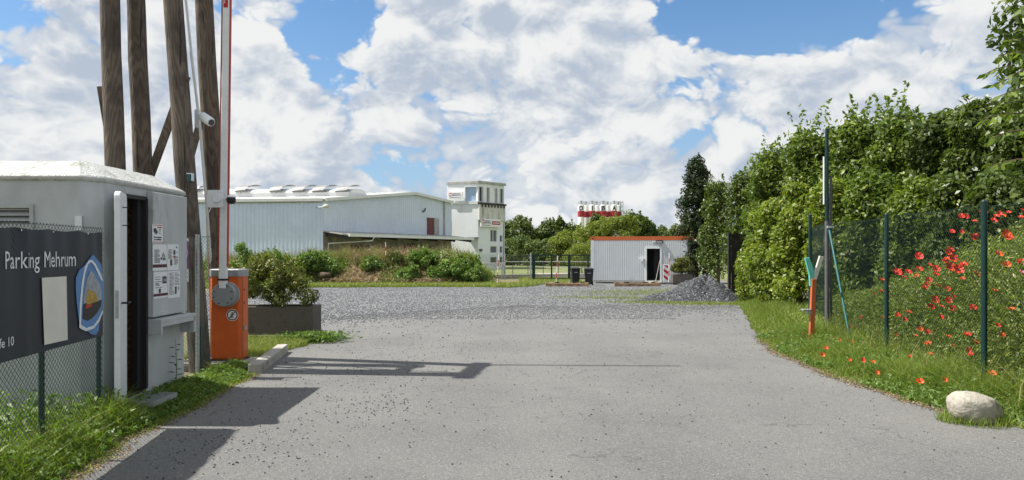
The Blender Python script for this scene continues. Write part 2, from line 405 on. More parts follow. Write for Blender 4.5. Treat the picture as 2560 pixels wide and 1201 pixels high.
def asphalt_mat():
    m = bpy.data.materials.new('worn_asphalt'); m.use_nodes = True; t = N(m.node_tree); b = t.n['Principled BSDF']
    v = t.add('ShaderNodeTexCoord').outputs['Object']
    big = t.noise(v, .35, 5, .6); mid = t.noise(t.vmath('MULTIPLY', v, (1, .35, 1)), 1.6, 5, .65, .4)
    c = t.mix(t.ramp(big, .35, .65), (.136, .135, .132, 1), (.180, .177, .170, 1))
    c = t.mix(t.math('MULTIPLY', t.ramp(mid, .5, .72), .45), c, (.150, .152, .155, 1))
    spx = t.add('ShaderNodeSeparateXYZ'); t.l.new(v, spx.inputs[0])
    # worn wheel paths that swing from the near left to the far middle, and gravel dust at the far end
    bend = t.math('ADD', t.math('SUBTRACT', spx.outputs['X'], t.math('MULTIPLY', t.math('SUBTRACT', spx.outputs['Y'], 6.0), 0.045)), t.math('MULTIPLY', t.noise(t.vmath('MULTIPLY', v, (1, .25, 1)), .6, 2), 1.2))
    wheel = t.math('POWER', t.math('ABSOLUTE', t.math('SINE', t.math('MULTIPLY', bend, 1.75))), 3.0)
    c = t.mix(t.math('MULTIPLY', t.math('MULTIPLY', wheel, t.noise(v, 1.4, 4, .6)), .55), c, (.205, .202, .192, 1))
    rep = t.math('MULTIPLY', t.ramp(t.noise(t.vmath('ADD', v, (7, 3, 0)), .42, 5, .6), .58, .66), .32)
    c = t.mix(rep, c, (.095, .097, .10, 1))
    dusty = t.math('MULTIPLY', t.ramp(t.math('ADD', spx.outputs['Y'], t.math('MULTIPLY', t.noise(t.vmath('MULTIPLY', v, (.5, 2.2, 1)), 1.1, 6, .65), 7.0)), 16.5, 23.5), .75)
    c = t.mix(dusty, c, (.150, .155, .165, 1))
    vo = t.add('ShaderNodeTexVoronoi'); vo.inputs['Scale'].default_value = 95; t.l.new(v, vo.inputs['Vector'])
    sepc = t.add('ShaderNodeSeparateColor'); t.l.new(vo.outputs['Color'], sepc.inputs[0])
    c = t.mix(t.math('MULTIPLY', t.ramp(sepc.outputs[0], .80, .86), .50), c, (.30, .295, .285, 1))
    c = t.mix(t.math('MULTIPLY', t.ramp(sepc.outputs[1], .78, .86), .55), c, (.075, .075, .08, 1))
    f2 = t.noise(v, 260, 3, .7)
    c = t.mix(t.math('MULTIPLY', t.ramp(f2, .35, .7), .30), c, (.22, .215, .205, 1))
    # tyre-swept bands and fine cracks
    vc = t.add('ShaderNodeTexVoronoi'); vc.feature = 'DISTANCE_TO_EDGE'; vc.inputs['Scale'].default_value = .55
    t.l.new(t.vmath('ADD', v, t.vmath('SCALE', t.noise(v, 1.2, 6, .65, col=True), scale=.9)), vc.inputs['Vector'])
    cr = t.math('MULTIPLY', t.math('SUBTRACT', 1.0, t.ramp(vc.outputs['Distance'], .002, .010)), t.ramp(t.noise(v, .5, 2), .52, .60))
    c = t.mix(t.math('MULTIPLY', cr, .55), c, (.08, .08, .08, 1))
    t.l.new(c, b.inputs['Base Color']); b.inputs['Roughness'].default_value = .88; b.inputs['Specular IOR Level'].default_value = .3
    bn = t.add('ShaderNodeBump'); bn.inputs['Distance'].default_value = .006
    t.l.new(t.math('ADD', vo.outputs['Distance'], f2), bn.inputs['Height']); t.l.new(bn.outputs[0], b.inputs['Normal'])
    return m
def gravel_mat(name, base, light, dark, sc=26):
    m = bpy.data.materials.new(name); m.use_nodes = True; t = N(m.node_tree); b = t.n['Principled BSDF']
    v = t.add('ShaderNodeTexCoord').outputs['Object']
    vo = t.add('ShaderNodeTexVoronoi'); vo.inputs['Scale'].default_value = sc; t.l.new(v, vo.inputs['Vector'])
    sp = t.add('ShaderNodeSeparateColor'); t.l.new(vo.outputs['Color'], sp.inputs[0])
    c = t.mix(t.ramp(t.noise(t.vmath('MULTIPLY', v, (.5, 1.6, 1)), .5, 5, .6), .35, .68), (*base, 1), (base[0]*1.35, base[1]*1.32, base[2]*1.28, 1))
    c = t.mix(t.math('MULTIPLY', t.ramp(sp.outputs[0], .70, .8), .8), c, (*light, 1))
    c = t.mix(t.math('MULTIPLY', t.ramp(sp.outputs[1], .62, .75), .8), c, (*dark, 1))
    t.l.new(c, b.inputs['Base Color']); b.inputs['Roughness'].default_value = .9
    bn = t.add('ShaderNodeBump'); bn.inputs['Distance'].default_value = .03; t.l.new(t.math('MULTIPLY', vo.outputs['Distance'], -1.0), bn.inputs['Height']); t.l.new(bn.outputs[0], b.inputs['Normal'])
    return m
def soil_mat():
    m = bpy.data.materials.new('soil_and_grass'); m.use_nodes = True; t = N(m.node_tree); b = t.n['Principled BSDF']
    v = t.add('ShaderNodeTexCoord').outputs['Object']
    c = t.mix(t.ramp(t.noise(v, 1.1, 7, .65), .4, .6), (.16, .125, .075, 1), (.085, .115, .03, 1))
    c = t.mix(t.math('MULTIPLY', t.ramp(t.noise(v, 22, 5, .7), .45, .65), .6), c, (.20, .17, .11, 1))
    sp = t.add('ShaderNodeSeparateXYZ'); t.l.new(v, sp.inputs[0])
    far = t.ramp(sp.outputs['Y'], 50, 60)
    c2 = t.mix(t.ramp(t.noise(t.vmath('MULTIPLY', v, (.3, 1, 1)), .25, 5, .6), .35, .65), (.125, .165, .045, 1), (.20, .215, .085, 1))
    c = t.mix(far, c, c2)
    t.l.new(c, b.inputs['Base Color']); b.inputs['Roughness'].default_value = .95
    bn = t.add('ShaderNodeBump'); bn.inputs['Distance'].default_value = .03; t.l.new(t.noise(v, 15, 6, .7), bn.inputs['Height']); t.l.new(bn.outputs[0], b.inputs['Normal'])
    return m
def mound_mat():
    m = bpy.data.materials.new('mound_earth'); m.use_nodes = True; t = N(m.node_tree); b = t.n['Principled BSDF']
    v = t.add('ShaderNodeTexCoord').outputs['Object']
    c = t.mix(t.ramp(t.noise(v, .9, 7, .65), .45, .6), (.28, .19, .11, 1), (.09, .12, .03, 1))
    c = t.mix(t.ramp(t.noise(v, 6, 6, .7), .5, .7), c, (.12, .085, .05, 1))
    t.l.new(c, b.inputs['Base Color']); b.inputs['Roughness'].default_value = .95
    bn = t.add('ShaderNodeBump'); bn.inputs['Distance'].default_value = .08; t.l.new(t.noise(v, 7, 6, .7), bn.inputs['Height']); t.l.new(bn.outputs[0], b.inputs['Normal'])
    return m
M['asphalt'] = asphalt_mat(); M['soil'] = soil_mat(); M['moundm'] = mound_mat()
M['gravel'] = gravel_mat('grey_gravel', (.158, .163, .173), (.29, .30, .31), (.090, .094, .10), 38)
M['pile'] = gravel_mat('gravel_heap', (.105, .112, .125), (.30, .31, .33), (.035, .038, .045), 22)
M['heapstone'] = leaf_mat('heap_stone', (.045, .048, .055), (.165, .170, .182), (.34, .34, .35), trans=0.0, rough=.85)
M['stone'] = leaf_mat('loose_stone', (.085, .088, .095), (.215, .220, .230), (.40, .40, .40), trans=0.0, rough=.85)
M['pebble'] = leaf_mat('road_pebble', (.035, .035, .038), (.13, .13, .13), (.42, .41, .39), trans=0.0, rough=.85)
M['grass'] = leaf_mat('grass_blades', (.085, .135, .022), (.235, .300, .055), (.42, .36, .16), trans=.38, rough=.55)
M['drygrass'] = leaf_mat('dry_grass', (.095, .140, .030), (.290, .320, .090), (.50, .43, .22), trans=.35, rough=.6)
M['bankleaf'] = leaf_mat('bank_leaves', (.050, .090, .018), (.330, .400, .105), (.46, .44, .22), trans=.35)
M['moundgrass'] = leaf_mat('mound_grass_blades', (.080, .130, .028), (.235, .300, .080), (.46, .38, .22), trans=.35, rough=.6)
M['weed'] = leaf_mat('weed_leaves', (.060, .115, .022), (.190, .280, .070), (.34, .36, .14), trans=.32)
M['hedge'] = leaf_mat('hedge_leaves', (.040, .075, .014), (.185, .245, .042), (.30, .34, .08), trans=.34, rough=.42)
M['yhedge'] = leaf_mat('yellow_green_leaves', (.075, .120, .018), (.270, .325, .048), (.38, .36, .08), trans=.36, rough=.45)
M['dhedge'] = leaf_mat('dark_green_leaves', (.028, .052, .012), (.130, .175, .036), (.24, .27, .07), trans=.28, rough=.4)
M['conifer'] = leaf_mat('very_dark_leaves', (.016, .032, .012), (.045, .070, .022), (.08, .10, .03), trans=.2, rough=.5)
M['box'] = leaf_mat('boxwood_leaves', (.055, .075, .018), (.190, .200, .050), (.32, .27, .08), trans=.28, rough=.5)
M['far'] = leaf_mat('far_tree_leaves', (.050, .085, .022), (.150, .190, .055), (.22, .25, .09), trans=.25, rough=.6)
M['fary'] = leaf_mat('far_yellow_leaves', (.110, .145, .022), (.235, .270, .050), (.30, .30, .07), trans=.34, rough=.6)

# ---------------------------------------------------------------- bulk vegetation and stones
def unit(n):
    v = RNG.normal(size=(n, 3)); return v / np.linalg.norm(v, axis=1, keepdims=True)
def leaf_quads(c, size, asp=.5, up=.35, norm=None, fold=.25):
    """c (n,3) positions, rhombic leaves that tilt out along norm (crown outward direction) and up"""
    n = len(c); nr = unit(n) * .8
    if norm is not None: nr = nr + norm * .7
    nr[:, 2] += up; nr /= np.linalg.norm(nr, axis=1, keepdims=True)
    a = np.cross(nr, unit(n)); a /= np.linalg.norm(a, axis=1, keepdims=True) + 1e-9; b = np.cross(nr, a)
    s = (size * RNG.uniform(.6, 1.3, n))[:, None] if np.isscalar(size) else size[:, None]
    q = np.stack([c - a * s * .5, c + b * s * asp * .5 + nr * s * fold * .3, c + a * s * .55 - nr * s * fold * .4, c - b * s * asp * .5 + nr * s * fold * .3], 1)
    return q.reshape(-1, 3)
def blades(c, h, wd, lean=.35, bend=.5):
    """two-segment blades: 5 points -> returned as quads + tris in index form"""
    n = len(c); an = RNG.uniform(0, 2 * np.pi, n); d = np.stack([np.cos(an), np.sin(an), np.zeros(n)], 1)
    a2 = RNG.uniform(0, 2 * np.pi, n); sd = np.stack([np.cos(a2), np.sin(a2), np.zeros(n)], 1)
    l = (h * RNG.uniform(.05, lean, n))[:, None]; hh = h[:, None]; z = np.array([[0, 0, 1.0]]); w2 = (wd[:, None] if not np.isscalar(wd) else wd) * .5
    m_ = c + d * l * .35 + z * hh * .55; tp = c + d * l * (1 + bend) + z * hh
    v = np.stack([c - sd * w2, c + sd * w2, m_ + sd * w2 * .8, m_ - sd * w2 * .8, tp], 1)
    q0 = np.arange(n)[:, None] * 5
    tri = np.concatenate([q0 + np.array([[0, 1, 2]]), q0 + np.array([[0, 2, 3]]), q0 + np.array([[3, 2, 4]])], 0)
    return v.reshape(-1, 3), tri
def grass(name, pts, h, wd, m, label, lean=.6, parent=None, tbias=0.0):
    v, tri = blades(pts, h, wd, lean)
    t = RNG.beta(2, 2.2, len(pts)) + tbias; t = np.where(RNG.random(len(pts)) < .04, .99, np.clip(t, 0, .92))
    o = indexed(name, v, tri, m, parent, np.tile(t, 3))
    return tag(o, label, 'grass' if label else None, kind='stuff') if not parent else tag(o, kind='stuff')
def stones(name, c, size, m, label, cat, flat=.7, light=.05):
    n = len(c)
    base = np.array([[1,0,0],[-1,0,0],[0,1,0],[0,-1,0],[0,0,1],[0,0,-1]], float)
    f = np.array([[0,2,4],[2,1,4],[1,3,4],[3,0,4],[2,0,5],[1,2,5],[3,1,5],[0,3,5]])
    rot = unit(n * 2).reshape(n, 2, 3); e1 = rot[:, 0]; e2 = np.cross(e1, rot[:, 1]); e2 /= np.linalg.norm(e2, axis=1, keepdims=True); e3 = np.cross(e1, e2)
    R = np.stack([e1, e2, e3], 1)
    sc = size[:, None, None] * RNG.uniform(.55, 1.2, (n, 6, 1))
    v = np.einsum('pj,njk->npk', base, R) * sc; v[:, :, 2] *= flat
    v = v + c[:, None, :]
    faces = (f[None] + (np.arange(n) * 6)[:, None, None]).reshape(-1, 3)
    t = RNG.beta(1.6, 1.6, n) * .9; t = np.where(RNG.random(n) < light, .99, t)
    o = indexed(name, v.reshape(-1, 3), faces, m, None, np.repeat(t, 8))
    return tag(o, label, cat, kind='stuff')

def crown(parent, env, n, size, m, clumps=60, cr=.45, asp=.5, name='crown', inner=.18, sprays=0, spray_len=.6, tcut=0.0):
    """env: list of ellipsoids (cx,cy,cz,rx,ry,rz); leaves sit on clump shells spread over the envelope"""
    env = np.asarray(env, float); wgt = (env[:, 3] * env[:, 5]); wgt /= wgt.sum()
    k = RNG.choice(len(env), clumps, p=wgt); d = unit(clumps); d[:, 2] = np.where(d[:, 2] < -.5, -d[:, 2], d[:, 2])
    rr = RNG.uniform(.62, 1.0, (clumps, 1)) ** .6
    cc = env[k, :3] + d * env[k, 3:] * rr
    csz = cr * RNG.uniform(.55, 1.35, clumps)
    per = csz ** 2; per /= per.sum()
    j = RNG.choice(clumps, n, p=per); dd = unit(n); dd[:, 2] *= .85
    r = np.where(RNG.random(n) < inner, RNG.uniform(.2, .8, n), RNG.normal(.95, .10, n))
    c = cc[j] + dd * (csz[j] * r)[:, None]
    norm = dd
    t = RNG.beta(2, 2, n) * .75 + RNG.normal(0, .10, clumps)[j] + .08
    if sprays:
        # upright shoots that break the outline
        k2 = RNG.choice(len(env), sprays, p=wgt); ds = unit(sprays); ds[:, 2] = np.abs(ds[:, 2]) + .5; ds /= np.linalg.norm(ds, axis=1, keepdims=True)
        b0 = env[k2, :3] + ds * env[k2, 3:] * .9; dr = ds * .5 + np.array([0, 0, 1.0]) + RNG.normal(0, .25, (sprays, 3)); dr /= np.linalg.norm(dr, axis=1, keepdims=True)
        per_s = 26; L = spray_len * RNG.uniform(.5, 1.4, sprays)
        tt = RNG.random((sprays, per_s)); pts = b0[:, None] + dr[:, None] * (tt * L[:, None])[:, :, None] + RNG.normal(0, size * .7, (sprays, per_s, 3)) * (1.15 - tt)[:, :, None]
        pts = pts.reshape(-1, 3); c = np.concatenate([c, pts]); norm = np.concatenate([norm, unit(len(pts))]); t = np.concatenate([t, RNG.uniform(.3, .9, len(pts))])
    c[:, 2] = np.maximum(c[:, 2], gzn(c[:, 1]) + .03)
    t = np.where(RNG.random(len(c)) < .03, .98, np.clip(t, 0, .92))
    return bulk(name, leaf_quads(c, size, asp, norm=norm), 4, m, parent, t)

def trunk(parent, base, top, r, limbs=5, spread=1.0, name='trunk', m=None):
    mb = MB(); b, t = Vector(base), Vector(top); pts = [b.lerp(t, f) + Vector((random.uniform(-.06, .06), random.uniform(-.06, .06), 0)) * (1 if 0 < f < 1 else 0) for f in (0, .25, .5, .75, 1)]
    mb.tube(pts, [r, r*.8, r*.62, r*.42, r*.15], 7)
    H = (t - b).length
    for i in range(limbs):
        f = .25 + .6 * i / max(1, limbs); p = b.lerp(t, f); a = random.uniform(0, 6.28)
        q = p + Vector((math.cos(a) * spread * random.uniform(.5, 1), math.sin(a) * spread * random.uniform(.5, 1), H * .22))
        mb.tube([p, p.lerp(q, .5) + Vector((0, 0, H * .02)), q], [r*.38, r*.25, r*.08], 5)
    return mb.build(name, m or M['bark'], parent, smooth='all')

def tree(name, label, cat, base, env, n, size, m, r=.12, group=None, trunk_top=None, **kw):
    o = empty(name, label, cat, group, loc=(0, 0, 0)); o.location = base
    zt = trunk_top if trunk_top else max(e[2] for e in env)
    tr = trunk(o, Vector((0, 0, -.05)), Vector((env[0][0] - base[0], env[0][1] - base[1], zt - base[2])), r, limbs=6, spread=max(e[3] for e in env) * .8)
    env2 = [(e[0]-base[0], e[1]-base[1], e[2]-base[2], e[3], e[4], e[5]) for e in env]
    env2n = np.asarray(env2)
    c = crown_local(o, env2, n, size, m, base, **kw)
    return o
def crown_local(o, env, n, size, m, base, **kw):
    # crown() clamps to world ground, so build in world coordinates and shift back
    envw = [(e[0]+base[0], e[1]+base[1], e[2]+base[2], e[3], e[4], e[5]) for e in env]
    c = crown(o, envw, n, size, m, **kw)
    me = c.data; co = np.empty(len(me.vertices) * 3, np.float32); me.vertices.foreach_get('co', co)
    co = co.reshape(-1, 3) - np.array(base, np.float32); me.vertices.foreach_set('co', co.ravel()); me.update()
    return c

# ================================================================ SETTING
def smoothstep(a, b, x):
    t = np.clip((x - a) / (b - a), 0, 1); return t * t * (3 - 2 * t)
XRp = np.array([(-6, 9), (0, 7.0), (4, 5.6), (5.6, 5.1), (6.62, 4.71), (6.94, 4.36), (7.78, 4.20), (8.73, 4.10), (10, 4.08), (11.5, 4.17), (12.5, 4.35), (15.3, 5.10), (18, 5.9), (22.9, 7.25), (24, 7.5)])
XLp = np.array([(-6, -2.6), (4.0, -2.9), (5.04, -3.05), (6.06, -3.20), (6.86, -3.22), (8.0, -3.24), (9.2, -3.32), (11.5, -3.66), (12.2, -3.45), (12.9, -3.55), (14, -4.3), (18, -6.2), (24, -9)])
def wob(y, s, a): return a * (np.sin(y * 3.1 + s) * .5 + np.sin(y * 7.7 + 2 * s) * .3 + np.sin(y * 17.3 + s * 3) * .2)
def XR(y): return np.interp(y, XRp[:, 0], XRp[:, 1]) + wob(y, 1.3, .06)
def XL(y): return np.interp(y, XLp[:, 0], XLp[:, 1]) + wob(y, 4.1, .05)
def yend(x): return np.interp(x, [-9, -5, -3.5, -1.5, 0, 3, 8], [16.5, 17.6, 19.0, 21.6, 22.6, 22.9, 23.2]) + .35 * np.sin(x * 1.7 + 1) + .22 * np.sin(x * 4.3) + .12 * np.sin(x * 11.3)

# bank behind the right-hand fence
FA, FB, FC = Vector((4.975, 5.4, 0)), Vector((5.21, 7.9, 0)), Vector((5.44, 10.4, 0))
FD = Vector((5.665, 12.86, 0))
def XF(y): return 5.21 + .0925 * (y - 7.9)
def bankH(x, y):      # height of the growth
    a = np.interp(y, [4, 7, 8.5, 10, 12, 14, 17], [2.05, 2.0, 1.85, 1.55, 1.0, .6, .3])
    return .28 + a * smoothstep(-.05, 1.25, x - XF(y)) 
def bankZ(x, y):
    return .50 * np.interp(y, [4, 7, 8.5, 10, 12, 14, 17], [2.05, 2.0, 1.85, 1.55, 1.0, .6, .0]) * smoothstep(.0, 1.6, x - XF(y)) * (1 - smoothstep(3.5, 5.5, x - XF(y)))

def sheet(name, xs, ys, zf, m, mask=None):
    X, Y = np.meshgrid(xs, ys); Z = zf(X, Y); v = np.stack([X, Y, Z], -1).reshape(-1, 3)
    nx = len(xs); i, j = np.meshgrid(np.arange(nx - 1), np.arange(len(ys) - 1)); b = (j * nx + i).ravel()
    f = np.stack([b, b + 1, b + nx + 1, b + nx], 1)
    if mask is not None:
        cx = (X[:-1, :-1] + X[1:, 1:]) / 2; cy = (Y[:-1, :-1] + Y[1:, 1:]) / 2; f = f[mask(cx, cy).ravel()]
    o = indexed(name, v, f, m); o.data.polygons.foreach_set('use_smooth', [True] * len(o.data.polygons)); return o

xs = np.unique(np.concatenate([np.linspace(-1500, -40, 12), np.linspace(-40, -8, 33), np.linspace(-8, 12, 100), np.linspace(12, 40, 29), np.linspace(40, 1500, 12)]))
ys = np.unique(np.concatenate([np.linspace(-60, 3, 12), np.linspace(3, 28, 126), np.linspace(28, 70, 43), np.linspace(70, 300, 12), np.linspace(300, 3000, 8)]))
tag(sheet('ground', xs, ys, lambda X, Y: gzn(Y) + bankZ(X, Y) - .0, M['soil']), kind='structure')

# asphalt: a strip between the two edges, following the gentle fall
yy = np.concatenate([np.linspace(-6, 3, 10), np.arange(3, 24.01, .12)]); nx = 41
rows = []
for y in yy:
    l, r = XL(y), XR(y)
    x = np.linspace(l, r, nx); rows.append(np.stack([x, np.minimum(np.full(nx, y), yend(x)), np.zeros(nx)], 1))
V = np.array(rows); V[:, :, 2] = gzn(V[:, :, 1]) + .008
i, j = np.meshgrid(np.arange(nx - 1), np.arange(len(yy) - 1)); b = (j * nx + i).ravel()
tag(indexed('road', V.reshape(-1, 3), np.stack([b, b + 1, b + nx + 1, b + nx], 1), M['asphalt']), kind='structure')
# gravel yard
def gl(y): return np.interp(y, [15, 18, 24, 39, 42, 47], [-8, -10, -12.5, -14.5, -14, -3]) + wob(y, 2.2, .3)
def gr(y): return np.interp(y, [15, 20, 22.8, 24, 30, 36, 42, 47], [3, 4.8, 6.9, 7.2, 9.0, 10.0, 12.5, 14]) + wob(y, 5.2, .35)
def gfar(x): return np.interp(x, [-16, -10, -4, -1.5, 0, 1.2, 2.2, 5, 8, 11, 15], [37.6, 39.0, 40.0, 39.5, 39.0, 40.5, 47, 49, 49, 49, 49]) + .25 * np.sin(x * 2.3) + .15 * np.sin(x * 7.1)
yy2 = np.arange(15, 49.01, .35); rows = []
for y in yy2:
    x = np.linspace(gl(y), gr(y), 61); rows.append(np.stack([x, np.minimum(np.full(61, y), gfar(x)), np.zeros(61)], 1))
V = np.array(rows); V[:, :, 2] = gzn(V[:, :, 1]) + .004
i, j = np.meshgrid(np.arange(60), np.arange(len(yy2) - 1)); b = (j * 61 + i).ravel()
tag(indexed('gravel_yard', V.reshape(-1, 3), np.stack([b, b + 1, b + 62, b + 61], 1), M['gravel']), kind='structure')

# concrete apron far away, low retaining wall and railing
mb = MB(); mb.quad((3.2, 52, -.34), (14, 52, -.34), (14, 66, -.34), (2.0, 66, -.34)); tag(mb.build('far_path', M['concrete']), kind='structure')

# ---------------------------------------------------------------- hall
A = Vector((P(808, 0, 60).x, 60, 0)); Bh = Vector((P(1128, 0, 78).x, 78, 0)); Lf = Vector((P(260, 0, 61.6).x, 62.4, 0))
hall = empty('warehouse_hall', 'long low hall clad in pale ribbed sheet metal with arched skylight on its roof', 'warehouse', loc=(A.x, A.y, gz(60)))
hp = lambda o: (setattr(o, 'parent', hall), setattr(o, 'matrix_parent_inverse', Matrix.Translation(-hall.location)), o)[2]
FL = Fr(Lf, A); FG = Fr(A, Bh)
ze, zr, zb = 6.03, 7.49, 7.02
mb = MB(); FL.wall(mb, -.4, ze - .12, .25); FL.ribs(mb, 0, FL.L, .012, -.38, ze - .14, .36, .05); hp(mb.build('side_wall', M['sheetwall']))
sr = (Vector((-9.82, 71.6, 0)) - A).length
def zg(q): return (ze + (zr - ze) * q / sr if q < sr else zr + (zb - zr) * (q - sr) / (FG.L - sr)) - .15
wq0, wq1 = FG.s_(1068), FG.s_(1094); wz0, wz1 = FG.z_(1068, 584), FG.z_(1068, 547)
mb = MB(); poly = [FG.p(0, 0, 3.3), FG.p(FG.L, 0, 3.3), FG.p(FG.L, 0, zb - .1), FG.p(sr, 0, zr - .1), FG.p(0, 0, ze - .1)]
mb.prism(poly, -FG.n * .25); FG.ribs(mb, 0.0, FG.L, .01, 3.36, zg, .33, .03); hp(mb.build('gable_wall', M['sheetgable']))
mb = MB(); FG.wall(mb, -.4, 3.3, .25); hp(mb.build('lower_wall', M['shade']))  # brownish wall; the shade below the canopy is put into its colour
# window in gable
mb = MB(); FG.slab(mb, wq0 - .1, wq1 + .1, .05, .10, wz0 - .1, wz1 + .1); wf = hp(mb.build('window', M['redwood']))
mb = MB(); FG.slab(mb, wq0 + .9, wq1 - 1.1, .10, .115, wz0 + .08, wz1 - .08); g_ = hp(mb.build('pane', M['glass']))
mb = MB(); FG.slab(mb, wq1 - .8, wq1, .10, .13, wz0 - .1, wz1 + .1); hp(mb.build('shutter', M['dulltrim']))
q = FG.s_(1056); mb = MB(); mb.tube([FG.p(q, .05, FG.z_(1056, 530)), FG.p(q, .3, FG.z_(1056, 527)), FG.p(q, .35, FG.z_(1056, 521))], .09, 6); hp(mb.build('wall_lamp', M['steel']))
mb = MB(); FG.slab(mb, FG.s_(1108), FG.s_(1110), .05, .16, 3.4, 6.9); hp(mb.build('downpipe', M['dulltrim']))
# roof slabs and trims
uL = -FL.u
rp = lambda q, back, z: FG.p(q, 0.25 if back == 0 else 0, z) + uL * back
mb = MB()
mb.add([rp(0, 0, ze), rp(sr, 0, zr), rp(sr, 45, zr), rp(0, 45, ze), rp(0, 0, ze - .1), rp(sr, 0, zr - .1), rp(sr, 45, zr - .1), rp(0, 45, ze - .1)], [(0,1,2,3),(7,6,5,4),(0,4,5,1),(1,5,6,2),(2,6,7,3),(3,7,4,0)])
mb.add([rp(sr, 0, zr), rp(FG.L, 0, zb), rp(FG.L, 45, zb), rp(sr, 45, zr), rp(sr, 0, zr - .1), rp(FG.L, 0, zb - .1), rp(FG.L, 45, zb - .1), rp(sr, 45, zr - .1)], [(0,1,2,3),(7,6,5,4),(0,4,5,1),(1,5,6,2),(2,6,7,3),(3,7,4,0)])
hp(mb.build('roof', M['roofm']))
mb = MB()
mb.bar(FG.p(0, .3, ze - .07), FG.p(sr, .3, zr - .07), .12, .26); mb.bar(FG.p(sr, .3, zr - .07), FG.p(FG.L, .3, zb - .07), .12, .26); hp(mb.build('verge_trim', M['trim']))
mb = MB(); mb.bar(FL.p(0, .15, ze - .1), FL.p(FL.L, .15, ze - .1), .22, .24); hp(mb.build('gutter', M['trim']))
mb = MB(); FL.slab(mb, 0, FL.L, .02, .10, ze - .34, ze - .24); hp(mb.build('eave_flashing', M['dulltrim']))
# arched skylight: base box, cap end, panes, vents
s0 = P(455, 482, 67.0); s1 = P(872, 483, 64.5); ax = (s1 - s0).normalized(); ac = Vector((.45, 1, 0)).normalized(); zc = 6.95
s0.z = s1.z = zc; mb = MB(); W2 = 1.35; rise = .58
mb.prism([s0 + Vector((0,0,-.75)), s1 + Vector((0,0,-.75)), s1 + Vector((0,0,.02)), s0 + Vector((0,0,.02))], ac * 2 * W2); hp(mb.build('skylight_curb', M['trim']))
nseg = 14; L_ = (s1 - s0).length
def arc(p, k, e=0.0): an = math.pi * k / 8; return p + ac * (W2 - math.cos(an) * (W2 + e)) + Vector((0, 0, math.sin(an) * (rise + e) + .02))
for i in range(nseg):
    a_ = s0 + ax * (L_ * i / nseg + .03); b_ = s0 + ax * (L_ * (i + 1) / nseg - .03); mb = MB()
    for k in range(8): mb.quad(arc(a_, k), arc(b_, k), arc(b_, k + 1), arc(a_, k + 1))
    mb.add([arc(a_, k) for k in range(9)], [tuple(range(9))]); mb.add([arc(b_, k) for k in range(9)], [tuple(range(9))])
    hp(mb.build('pane', M['skylight']))
for i in range(nseg + 1):
    mb = MB()
    a_ = s0 + ax * (L_ * i / nseg - .03); b_ = a_ + ax * .06
    for k in range(8): mb.quad(arc(a_, k, .015), arc(b_, k, .015), arc(b_, k + 1, .015), arc(a_, k + 1, .015))
    hp(mb.build('skylight_rib', M['dulltrim']))
for px in (475, 597, 684, 740, 790, 846):
    c = s0 + ax * ((px - 455) / (872 - 455) * L_ - .3); mb = MB()
    a_, b_ = c, c + ax * 1.25
    for o_, e in ((0, .22), (1, .30)): pass
    pts = [arc(a_, k, .10 + .26 * math.sin(math.pi * k / 8)) for k in (1, 2, 3, 4, 5)]; pts2 = [arc(b_, k, .36) for k in (1, 2, 3, 4, 5)]
    for k in range(4): mb.quad(pts[k], pts[k+1], pts2[k+1] + Vector((0,0,.05)), pts2[k] + Vector((0,0,.05)))
    mb.add(pts + [arc(a_, 3, .0)], [(0, 1, 2, 3, 4, 5)]); mb.quad(pts[0], pts2[0] + Vector((0,0,.05)), arc(b_, 1, .0), arc(a_, 1, .0))
    hp(mb.build('roof_vent', M['ventm']))
# lamp on the corner
c = P(815, 517, 59.2); mb = MB(); mb.tube([P(790, 519, 60), c], .03, 5); lo = hp(mb.build('lamp_bracket', M['galv']))
mb = MB(); n_ = 10
mb.loft([[c + Vector((math.cos(2*math.pi*k/n_) * r_, math.sin(2*math.pi*k/n_) * r_ * .8, z_)) for k in range(n_)] for r_, z_ in ((.08, .20), (.26, .10), (.30, -.02), (.2, -.12))]); hp(mb.build('lamp_head', M['render2'], smooth='all'))
# canopy along the gable
mb = MB(); q0, q1 = .1, FG.L + .3
ps = [FG.p(q0, 0, 3.36), FG.p(q1, 0, 3.36), FG.p(q1, 2.6, 3.02), FG.p(q0, 2.6, 3.02)]; mb.prism(ps, Vector((0, 0, -.10))); can = hp(mb.build('canopy', M['dulltrim']))
mb = MB(); mb.bar(FG.p(q0, 2.66, 2.98), FG.p(q1, 2.66, 2.98), .10, .26); hp(mb.build('canopy_gutter', M['trim']))
for k in range(7):
    q = q0 + .3 + (q1 - q0 - .6) * k / 6; mb = MB(); mb.bar(FG.p(q, .02, 3.05), FG.p(q, 2.5, 2.74), .14, .26); hp(mb.build('canopy_beam', M['black']))
mb = MB(); mb.tube([FG.p(q0 + 3.3, 2.7, 2.95), FG.p(q0 + 3.1, 2.6, 2.55), FG.p(q0 + .2, .3, 2.3), FG.p(q0 + .1, .15, -.2)], .06, 6); hp(mb.build('drainpipe', M['trim']))
for (a, b_, z0, z1) in ((3.5, 6.0, -.3, 2.2), (8.0, 9.4, .4, 2.1), (11.5, 14.5, -.3, 2.4), (16, 17.2, .6, 2.2)):
    mb = MB(); FG.slab(mb, a, b_, .02, .06, z0, z1); hp(mb.build('door', M['black']))

